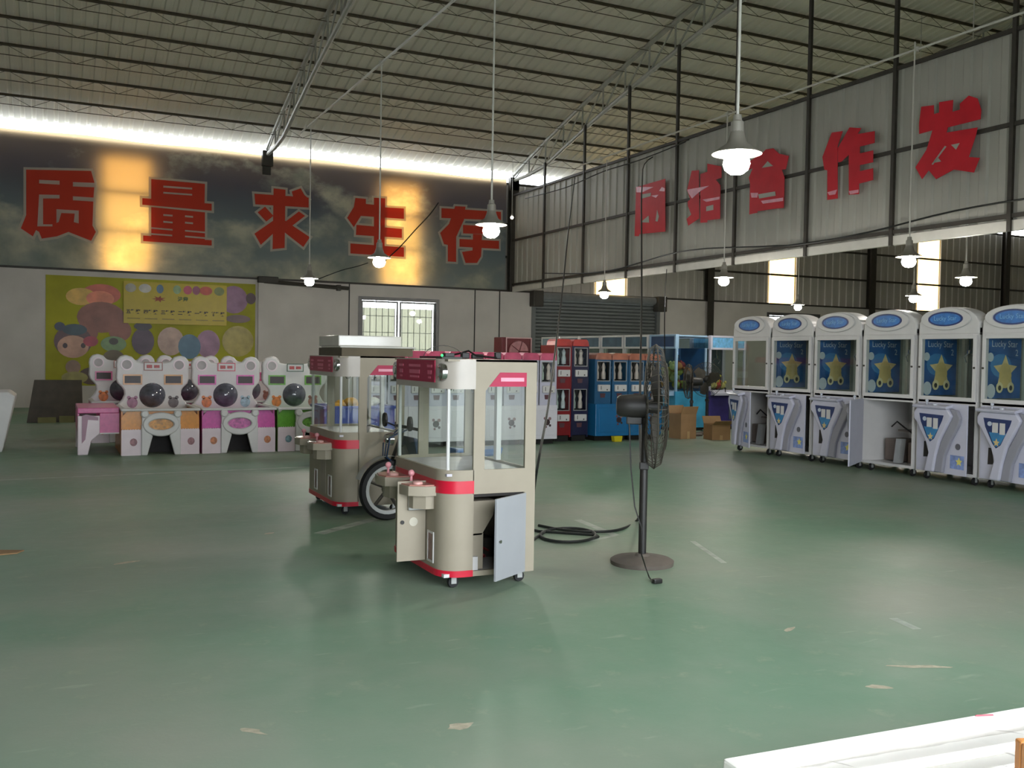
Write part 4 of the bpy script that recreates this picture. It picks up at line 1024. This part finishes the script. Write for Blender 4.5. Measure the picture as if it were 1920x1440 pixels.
# tall crane machines behind, in a row running away from the camera
def tall_crane(label, loc, rz, base, headm, post, pane, toys, group):
    """front faces local -x, width along y"""
    t = thing('tall_crane_machine', label, 'claw machine', loc, rz, group)
    H = .43; D = .7
    build('base_cabinet', MB().box(.0, D, -H, H, .06, .74), base, t, bev=.01)
    build('plinth', MB().box(.04, D-.04, -H+.04, H-.04, 0, .06), BLACK, t)
    build('control_shelf', MB().prism([(.0, .66), (-.12, .66), (-.13, .70), (0, .76)], 'y', -H+.04, H-.04), post, t)
    build('joystick', MB().lathe([(.008, .7), (.008, .78)], (-.07, .1, 0), 6).sphere((-.07, .1, .79), .02, 8), BLACK, t, smooth=True)
    build('prize_door', MB().box(-.012, 0, -.3, -.05, .2, .45), M('prize_door_grey', (90, 96, 110), .2), t)
    for x in (.02, D-.02):
        for y in (-H+.02, H-.02): build('corner_post', MB().box(x-.02, x+.02, y-.02, y+.02, .74, 1.55), post, t)
    build('front_glass', MB().box(.008, .013, -H+.04, H-.04, .76, 1.53), pane, t)
    for y in (-H+.01, H-.014): build('side_glass', MB().box(.04, D-.04, y, y+.004, .76, 1.76), pane, t)
    build('back_wall', MB().box(D-.015, D, -H+.04, H-.04, .74, 1.55), M('mirror_grey', (70, 84, 90), .2) if pane is GL else M('teal_back', (60, 112, 150), .3), t)
    if pane is not GL: build('far_side_wall', MB().box(.04, D-.04, H-.03, H-.02, .76, 1.55), M('teal_back', (60, 112, 150), .3), t)
    hd = build('header', MB().frame('x', -.02, .06, -H, H, 1.53, 1.80, .05, .04, .04), post, t, bev=.008)
    build('header_screen', MB().box(-.008, .03, -H+.05, H-.05, 1.57, 1.76), headm, hd)
    build('top', MB().box(.06, D, -H, H, 1.76, 1.79), post, t)
    cb = build('claw', MB().tube([(.35, 0, 1.74), (.35, 0, 1.42)], .008, 5).lathe([(.001, 1.42), (.035, 1.42), (.03, 1.36), (.001, 1.36)], (.35, 0, 0), 10).tube([(.35, .02, 1.37), (.35, .08, 1.32), (.35, .04, 1.26)], .008, 5).tube([(.35, -.02, 1.37), (.35, -.08, 1.32), (.35, -.04, 1.26)], .008, 5), CHROME, t)
    for k in range(toys):
        c_ = random.choice([((200, 190, 70), 'y'), ((206, 196, 120), 'c'), ((180, 60, 50), 'r'), ((96, 90, 50), 'o'), ((206, 120, 50), 'n')])
        x, y, z_ = random.uniform(.12, .55), random.uniform(-.33, .33), .82+.12*(k//7)+random.uniform(0, .05)
        ty = build('plush_toy', MB().sphere((x, y, z_), random.uniform(.07, .1), 10, .9), M('plush_'+c_[1], c_[0], .8, var=.3, scale=20), t, smooth=True)
        build('plush_ear', MB().sphere((x-.05, y-.05, z_+.07), .03, 6).sphere((x-.05, y+.05, z_+.07), .03, 6), M('plush_'+c_[1], c_[0], .8, var=.3, scale=20), ty, smooth=True)
    return t
SCR = M('dim_screen', (70, 96, 112), .25, var=.25, scale=5)
SCB = M('blue_screen', (110, 176, 222), .3, var=.3, scale=14)
PUR = M('purple_base', (52, 44, 110), .35, var=.3, scale=4)
tall_crane('blue glass crane machine filled with yellow and red plush toys', (10.4, 15.02, 0), 0, M('teal_base', (60, 150, 190), .35, var=.15), M('navy_screen', (40, 70, 110), .3), M('pale_blue_post', (140, 170, 196), .35), GLB, 26, 'tall crane machines behind')
for i in range(5):
    tall_crane('white topped tall crane behind the gift machines, %s from the blue glass one' % ['first', 'second', 'third', 'fourth', 'fifth and farthest'][i], (10.4, 15.93+.90*i, 0), 0, LAV, SCR, WHITE, GL, 0, 'tall crane machines behind')
tall_crane('purple based crane with light blue header, directly beside the first star crane', (11.72, 14.75, 0), PI/2, PUR, SCB, LAV, GL, 8, 'tall crane machines behind')
tall_crane('purple based crane with light blue header, behind the blue glass one', (11.98, 15.7, 0), PI/2, PUR, SCB, LAV, GL, 5, 'tall crane machines behind')

# ================================================================== pedestal fans
def ped_fan(label, loc, rz, s, hz, tilt=0):
    """fan head looks along local +x"""
    t = thing('pedestal_fan', label, 'fan', loc, rz, 'pedestal fans')
    fm = M('fan_black_paint', (34, 32, 30), .5, var=.25)
    dm = M('dusty_cast_base', (92, 84, 76), .75, var=.2, scale=8)
    build('base', MB().lathe([(.001, 0), (.205, 0), (.208, .025), (.19, .036), (.05, .055), (.04, .07), (.001, .07)], n=32), dm, t, smooth=True)
    build('pole', MB().lathe([(.026, .06), (.026, hz*.62), (.020, hz*.62), (.020, hz-.06)], n=14), fm, t, smooth=True)
    build('clamp', MB().box(-.03, .03, -.03, .03, hz*.6, hz*.6+.05), fm, t, bev=.006)
    h = build('motor', MB().lathe([(.001, -.19), (.055, -.185), (.07, -.165), (.076, -.1), (.078, -.06), (.078, .0), (.04, .02), (.001, .02)], (0, 0, hz), 20, 'x'), fm, t, smooth=True)
    build('swing_bracket', MB().box(-.12, -.02, -.02, .02, hz-.12, hz-.05), fm, t, bev=.006)
    R = .375*s
    mb = MB(); n = 56
    for k in range(n):
        a = 2*PI*k/n; c_, s_ = math.cos(a), math.sin(a)
        q = [(r*c_, r*s_, x) for r, x in ((.06, .01), (R*.6, .0), (R*.93, .02), (R, .06))]
        mb.tube([(x, y, hz+z) for y, z, x in q], .0022, 3, False)
    for r, x in ((R, .06), (R*.7, .004), (R*.4, .002)): mb.tube([(x, r*math.cos(2*PI*i/30), hz+r*math.sin(2*PI*i/30)) for i in range(31)], .0035 if r == R else .0025, 4, False)
    gm = M('dusty_wire', (72, 68, 60), .6, .2, var=.15)
    build('rear_grille', mb, gm, t)
    mb = MB()
    for k in range(n):
        a = 2*PI*k/n; c_, s_ = math.cos(a), math.sin(a)
        q = [(r*c_, r*s_, x) for r, x in ((.05, .14), (R*.6, .135), (R*.93, .105), (R, .062))]
        mb.tube([(x, y, hz+z) for y, z, x in q], .0022, 3, False)
    for r, x in ((R, .064), (R*.7, .131), (R*.4, .138)): mb.tube([(x, r*math.cos(2*PI*i/30), hz+r*math.sin(2*PI*i/30)) for i in range(31)], .0035 if r == R else .0025, 4, False)
    build('front_grille', mb, gm, t)
    hb = build('blade_hub', MB().lathe([(.001, .02), (.045, .02), (.05, .08), (.03, .1), (.001, .105)], (0, 0, hz), 16, 'x'), fm, t, smooth=True)
    bm_ = M('blade_grey', (96, 92, 84), .4, .4, var=.1)
    for k in range(3):
        a0 = 2*PI*k/3+.3; vs = []; 
        for i in range(6):
            r = .04+(R*.88-.04)*i/5; wd = .25+.5*math.sin(PI*min(1, i/4.2))
            for j, e in enumerate((-wd, 0, wd)):
                a = a0+e*.9; vs.append((.065+e*.045, r*math.cos(a), hz+r*math.sin(a)))
        fs = [(i*3+j, i*3+j+1, (i+1)*3+j+1, (i+1)*3+j) for i in range(5) for j in range(2)]
        vs += [(x+.004, y, z_) for x, y, z_ in vs]; nb = len(vs)//2
        fs += [tuple(nb+q for q in reversed(f)) for f in fs]
        build('blade', MB().add(vs, fs), bm_, hb, smooth=True, fixn=False)
    return t
ped_fan('large dark pedestal fan with dusty round base beside the front crane machine', (3.495, 5.235, 0), math.radians(-31), 1.08, 1.035)
ped_fan('dark pedestal fan behind the cardboard boxes', (10.15, 13.75, 0), math.radians(150), .82, .95)
ped_fan('dark pedestal fan beside the first star crane', (10.6, 13.9, 0), math.radians(-150), .82, .98)
t = thing('fan_cord', 'thin cord hanging from the large fan motor to a plug on the floor', 'cord')
fx = [at(1180, 793, 5.75), at(1183, 880, 5.75), at(1190, 950, 5.75), at(1203, 990, 5.72), at(1203, 1040, 5.62), onz(1210, 1062, .08), onz(1217, 1082, .012), onz(1226, 1092, .01)]
build('cord', MB().tube(fx, .0045, 5), BLACK, t, smooth=True)
p = onz(1232, 1094, 0)
build('plug', MB().box(p.x-.03, p.x+.03, p.y-.018, p.y+.018, .0, .03), BLACK, t, bev=.008)

# ================================================================== cables
cab = M('black_cable', (20, 24, 22), .5)
def cable(label, pts, r, n=4):
    # smooth through the points
    P = [Vector(p) for p in pts]; out = []
    for i in range(len(P)-1):
        p0, p1, p2, p3 = P[max(i-1, 0)], P[i], P[i+1], P[min(i+2, len(P)-1)]
        for k in range(n):
            s = k/n
            out.append(.5*((2*p1)+(-p0+p2)*s+(2*p0-5*p1+4*p2-p3)*s*s+(-p0+3*p1-3*p2+p3)*s**3))
    out.append(P[-1])
    return build('cable', MB().tube(out, r, 6), cab, label=label, cat='cable', group='black power cables', smooth=True)
cable('black cable dropping behind the large fan and running to the front crane machine', [onx(1292, 262, XP-.14), onx(1215, 300, XP-.14), at(1204, 345, 15.8), at(1203, 450, 13.2), at(1203, 560, 11), at(1201, 680, 9.0), at(1200, 790, 7.6), at(1203, 880, 6.8), at(1206, 940, 6.5), onz(1195, 975, .012), onz(1165, 992, .012), onz(1120, 997, .012), onz(1060, 994, .012), onz(1010, 985, .012)], .011)
cr_ = [onz(1065+52*math.cos(a), 1003+13*math.sin(a), .012+.004*(a > 6)) for a in [2*PI*i/20*1.6 for i in range(21)]]
cable('black cable coiled on the floor behind the front crane machine', [onz(985, 988, .012), onz(1010, 996, .012)]+cr_+[onz(1000, 1012, .012)], .011, 2)
cable('black cable slanting down in front of the roller shutter', [onx(1078, 333, XP-.14), at(1066, 430, 17), at(1055, 540, 14), at(1042, 650, 11), at(1028, 760, 9), at(1012, 850, 8.0), at(1003, 905, 7.95), onz(997, 955, .02), onz(988, 985, .012)], .011)
cable('thin black cable hanging beside the shutter edge over the blue glass crane', [onx(1250, 505, XP-.14), at(1247, 560, 15.0), at(1246, 620, 15.0), at(1247, 690, 15.6)], .008)
cable('black cable sagging along the lower edge of the partition', [(XP-.12, y, 3.42+.10*math.sin(y*.9)) for y in (22, 19, 16, 13.5, 12.5, 11, 9.5, 8, 6)], .014)
cable('black cable looped along the upper edge of the partition', [onx(x, y, XP-.14) for x, y in ((985, 372), (1060, 352), (1130, 322), (1200, 300), (1285, 266))], .012)
cable('thin cable swagged under the smallest pendant lamp to the barred window', [ony(x, y, YW-.12) for x, y in ((595, 524), (640, 507), (668, 500), (690, 493))], .012)

cable('thin dark cable rising diagonally across the fourth banner character', [ony(x, y, YW-.1) for x, y in ((718, 492), (748, 465), (778, 432), (806, 402), (822, 380))], .016)

# ================================================================== bike, bin, boxes, fan box
t = thing('small_scooter', 'small dark scooter parked behind the front crane machine', 'scooter', (2.46, 7.38, 0), math.radians(4))
tyre = MB()
tyre.lathe([(.20, -.03), (.235, -.03), (.25, 0), (.235, .03), (.20, .03), (.195, 0), (.20, -.03)], (0, 0, .25), 32, 'y', False)
wl = build('front_wheel', tyre, RUBBER, t, smooth=True)
build('rim', MB().lathe([(.17, -.02), (.2, -.022), (.2, .022), (.17, .02), (.17, -.02)], (0, 0, .25), 32, 'y', False), STEELL, wl, smooth=True)
for k in range(5):
    a = 2*PI*k/5
    build('spoke', MB().tube([(.03*math.cos(a), 0, .25+.03*math.sin(a)), (.18*math.cos(a+.2), 0, .25+.18*math.sin(a+.2))], .014, 6), STEELD, wl)
build('hub', MB().lathe([(.001, -.04), (.04, -.04), (.04, .04), (.001, .04)], (0, 0, .25), 14, 'y'), STEELD, wl, smooth=True)
build('fender', MB().add([((.275)*math.cos(a), y, .25+.275*math.sin(a)) for a in [math.radians(60+100*i/10) for i in range(11)] for y in (-.05, .05)], [(2*i, 2*i+1, 2*i+3, 2*i+2) for i in range(10)]), STEELL, t, smooth=True)
build('fork', MB().tube([(0, -.05, .25), (.06, -.05, .5), (.12, 0, .72)], .015, 6).tube([(0, .05, .25), (.06, .05, .5), (.12, 0, .72)], .015, 6), STEELD, t)
build('headlight', MB().lathe([(.001, -.07), (.04, -.06), (.055, 0), (.001, .01)], (.03, 0, .66), 14, 'x'), CHROME, t, smooth=True)
build('handlebar', MB().tube([(.2, -.24, .74), (.12, -.1, .76), (.12, .1, .76), (.2, .24, .74)], .014, 6), BLACK, t, smooth=True)
for s in (-1, 1):
    mi = build('mirror', MB().prism(ell(s*.26, .80, .04, .06, 16), 'x', .06, .085), BLACK, t, bev=.006)
    build('mirror_stem', MB().tube([(.14, s*.2, .75), (.08, s*.25, .78)], .006, 5), BLACK, mi)
build('frame', MB().tube([(.12, 0, .6), (.25, 0, .3), (.6, 0, .26), (.78, 0, .5)], .03, 8).tube([(.6, 0, .26), (.95, 0, .22)], .025, 8), STEELD, t, smooth=True)
build('leg_shield', MB().prism([(.16, .68), (.22, .66), (.3, .3), (.24, .28)], 'y', -.14, .14), M('scooter_blue', (34, 52, 84), .35), t, bev=.01)
build('seat', MB().prism([(.55, .48), (1.0, .5), (1.02, .57), (.75, .55), (.58, .57)], 'y', -.1, .1), M('seat_blue', (36, 92, 150), .5), t, bev=.02)
build('rear_wheel', MB().lathe([(.14, -.03), (.2, -.03), (.21, 0), (.2, .03), (.14, .03), (.02, .02), (.02, -.02), (.14, -.03)], (.95, 0, .21), 28, 'y', False), RUBBER, t, smooth=True)
for k in range(3):
    build('brake_cable', MB().tube([(.12, -.1+.08*k, .74), (-.02, -.08+.07*k, .68-.03*k), (-.03, -.04+.04*k, .52), (.06, 0, .45)], .007, 5), M('cable_blue', (26, 52, 84), .4), t, smooth=True)

t = thing('blue_bin', 'tall blue plastic bin standing behind the rear crane machine', 'bin', (2.88, 11.0, 0))
bb = M('bin_blue', (40, 62, 150), .45, var=.1)
build('wall', MB().frame('z', 0, .71, 0, .86, 0, .6, .02), bb, t); build('bottom', MB().box(.02, .84, .02, .58, 0, .02), bb, t)
build('rim', MB().frame('z', .69, .725, -.02, .88, -.02, .62, .035), bb, t, bev=.008)
for k in range(6):
    build('foam_piece', MB().sphere((.2+.1*k, .3+.06*(k % 2), .70+.03*(k % 3)), .09, 8, .6), M('orange_foam', (206, 150, 40), .8, var=.2) if k < 4 else M('white_foam', (220, 220, 214), .8), t, smooth=True)
cbm = M('cardboard', (150, 118, 82), .85, var=.12, scale=5)
def carton(label, loc, rz, a, b, h, flaps):
    t = thing('cardboard_box', label, 'box', loc, rz, 'cardboard boxes near the star cranes')
    build('wall', MB().frame('z', 0, h, 0, a, 0, b, .008), cbm, t); build('bottom', MB().box(.008, a-.008, .008, b-.008, 0, .01), cbm, t)
    for k, ang in enumerate(flaps):
        if k == 0: f = build('flap', MB().box(0, a, -b*.45, 0, -.004, .004), cbm, t, loc=(0, 0, h)); f.rotation_euler = (-ang, 0, 0)
        if k == 1: f = build('flap', MB().box(0, a, 0, b*.45, -.004, .004), cbm, t, loc=(0, b, h)); f.rotation_euler = (ang, 0, 0)
    build('tape', MB().box(a*.42, a*.58, -.002, 0, 0, h*.3), M('tape_tan', (176, 146, 104), .3), t)
carton('tall open cardboard box before the blue glass crane', (9.5, 13.15, 0), .1, .34, .3, .42, (1.2, 1.3))
carton('low open cardboard box with raised flap beside the tall one', (9.92, 12.85, 0), -.15, .34, .3, .26, (.5, 1.1))
t = thing('red_fan_box', 'red box with round pale fan grille in front of the white wall', 'fan', (0, 0, 0))
a = ony(941, 632, 16); b = ony(996, 672, 16)
rb = M('dark_red_box', (96, 20, 26), .45, var=.15)
build('body', MB().box(a.x, b.x, 16, 16.35, 0, a.z), rb, t, bev=.01)
build('front_frame', MB().frame('y', 15.985, 16, a.x+.08, b.x, a.z-.5, a.z, .02), M('frame_pink', (200, 160, 160), .5), t)
cx_, cz_ = (a.x+b.x)/2+.03, a.z-.26
gr = build('fan_disc', MB().lathe([(.001, -.03), (.03, -.04), (.19, -.03), (.2, 0), (.001, 0)], (cx_, 15.985, cz_), 24, 'y'), M('pale_rose_disc', (170, 116, 118), .4, var=.2, scale=12), t, smooth=True)
for k in range(5):
    an = 2*PI*k/5
    build('grille_bar', MB().tube([(cx_, 15.94, cz_), (cx_+.19*math.cos(an), 15.95, cz_+.19*math.sin(an))], .006, 4), rb, gr)

# ================================================================== left edge
t = thing('white_machine', 'tall white cabinet machine cut by the frame edge near dark boards', 'arcade machine', (-1.55, 13.9, 0))
build('body', MB().prism([(0, 0), (.98, 0), (1.13, .72), (1.05, .78), (0, .78)], 'y', 0, .8), WHITE, t, bev=.015)
build('upper_body', MB().prism([(0, .78), (.82, .78), (.82, 1.55), (.9, 1.62), (.9, 1.9), (0, 1.9)], 'y', .15, .75), WHITE, t, bev=.015)
build('post', MB().box(.86, .9, .12, .16, .78, 1.62), STEELL, t)
build('header', MB().box(.1, .94, .08, .15, 1.62, 1.88), LAV, t, bev=.01)
t = thing('dark_board', 'dark boards leaning at the white wall below the yellow poster', 'board', (-.42, 19.3, 0))
for k in range(3):
    o = build('board', MB().prism([(.02+.05*k, 0), (.95, 0), (.93, .78-.06*k), (.14+.06*k, .78-.05*k)], 'y', -.012, .012), M('dark_board_%d' % k, [(74, 66, 56), (84, 78, 66), (66, 60, 56)][k], .6, var=.25), t, loc=(0, .09*k, 0))
    o.rotation_euler = (math.radians(-9), 0, 0)
build('pale_scrap', MB().box(.2, .5, -.14, -.06, 0, .1).box(.55, .8, -.12, -.05, 0, .12), M('olive_scrap', (120, 116, 74), .7), t)
p = onz(0, 1038, 0)
build('cardboard_sheet', MB().prism([(-.4, -.12), (.10, -.05), (.14, .03), (-.02, .1), (-.4, .14)], 'z', .001, .008), cbm, label='flat piece of cardboard on the floor at the frame edge', cat='cardboard', loc=(p.x, p.y, 0))

# ================================================================== bundle at the camera's feet
t = thing('wrapped_bundle', 'bundle of long white strips wrapped in clear film on the floor', 'bundle', (0, 0, 0))
wm = M('white_strip', (236, 234, 226), .35, var=.03)
for k in range(15):
    y = 1.93-.075*(k % 8); z_ = .20 if k < 8 else .26
    x0 = 1.45+.02*((k*7) % 5)+(.10 if k > 7 else 0)+.04*(k % 8)
    s = build('strip', MB().box(0, 2.1, -.034, .034, 0, .055), wm, t, bev=.008, loc=(x0, y, z_-.02*(k % 8)))
    s.rotation_euler = (0, 0, math.radians(random.uniform(-1.2, .6)-4))
build('under_stack', MB().prism([(1.62, 1.95), (3.6, 1.8), (3.6, 1.2), (1.75, 1.3)], 'z', 0, .195), wm, t, bev=.02)
mb = MB(); vs = []; n = 40
for i in range(n+1):
    x = 1.72+1.9*i/n
    for k in range(9):
        a = k/8
        vs.append((x+.01*random.uniform(-1, 1), 1.985-.075*(x-1.72)-.50*a+.008*random.uniform(-1, 1), (.03+.2*min(1, a*5) if a < .2 else .325)+.014*random.uniform(-1, 1)))
mb.add(vs, [(i*9+k, (i+1)*9+k, (i+1)*9+k+1, i*9+k+1) for i in range(n) for k in range(8)])
build('clear_film', mb, GLASS('crinkled_film', (246, 245, 245), .3, .15), t, smooth=True)
build('film_scrap', MB().sphere((1.62, 2.0, .17), .03, 8).sphere((1.57, 2.02, .16), .02, 6), M('milky_scrap', (206, 206, 180), .3), t, smooth=True)
build('red_tie', MB().tube([(2.43, 1.905, .30), (2.45, 1.90, .315), (2.50, 1.885, .315)], .004, 5), RED, t, smooth=True)
p = onz(1905, 1402, .40)
t = thing('wooden_frame', 'orange brown wooden frame corner resting on the white wrapped bundle', 'frame', (p.x-.035, p.y-.02, .34), math.radians(-26))
wd_ = M('orange_wood', (206, 136, 70), .5, var=.18, scale=14)
build('front_rail', MB().box(0, .3, -.03, 0, 0, .10), wd_, t, bev=.006)
build('side_rail', MB().box(0, .022, -.34, -.03, 0, .10), wd_, t, bev=.006)
build('floor_board', MB().box(.022, .3, -.34, -.03, 0, .012), M('dark_wood', (140, 80, 38), .5, var=.2, scale=14), t)
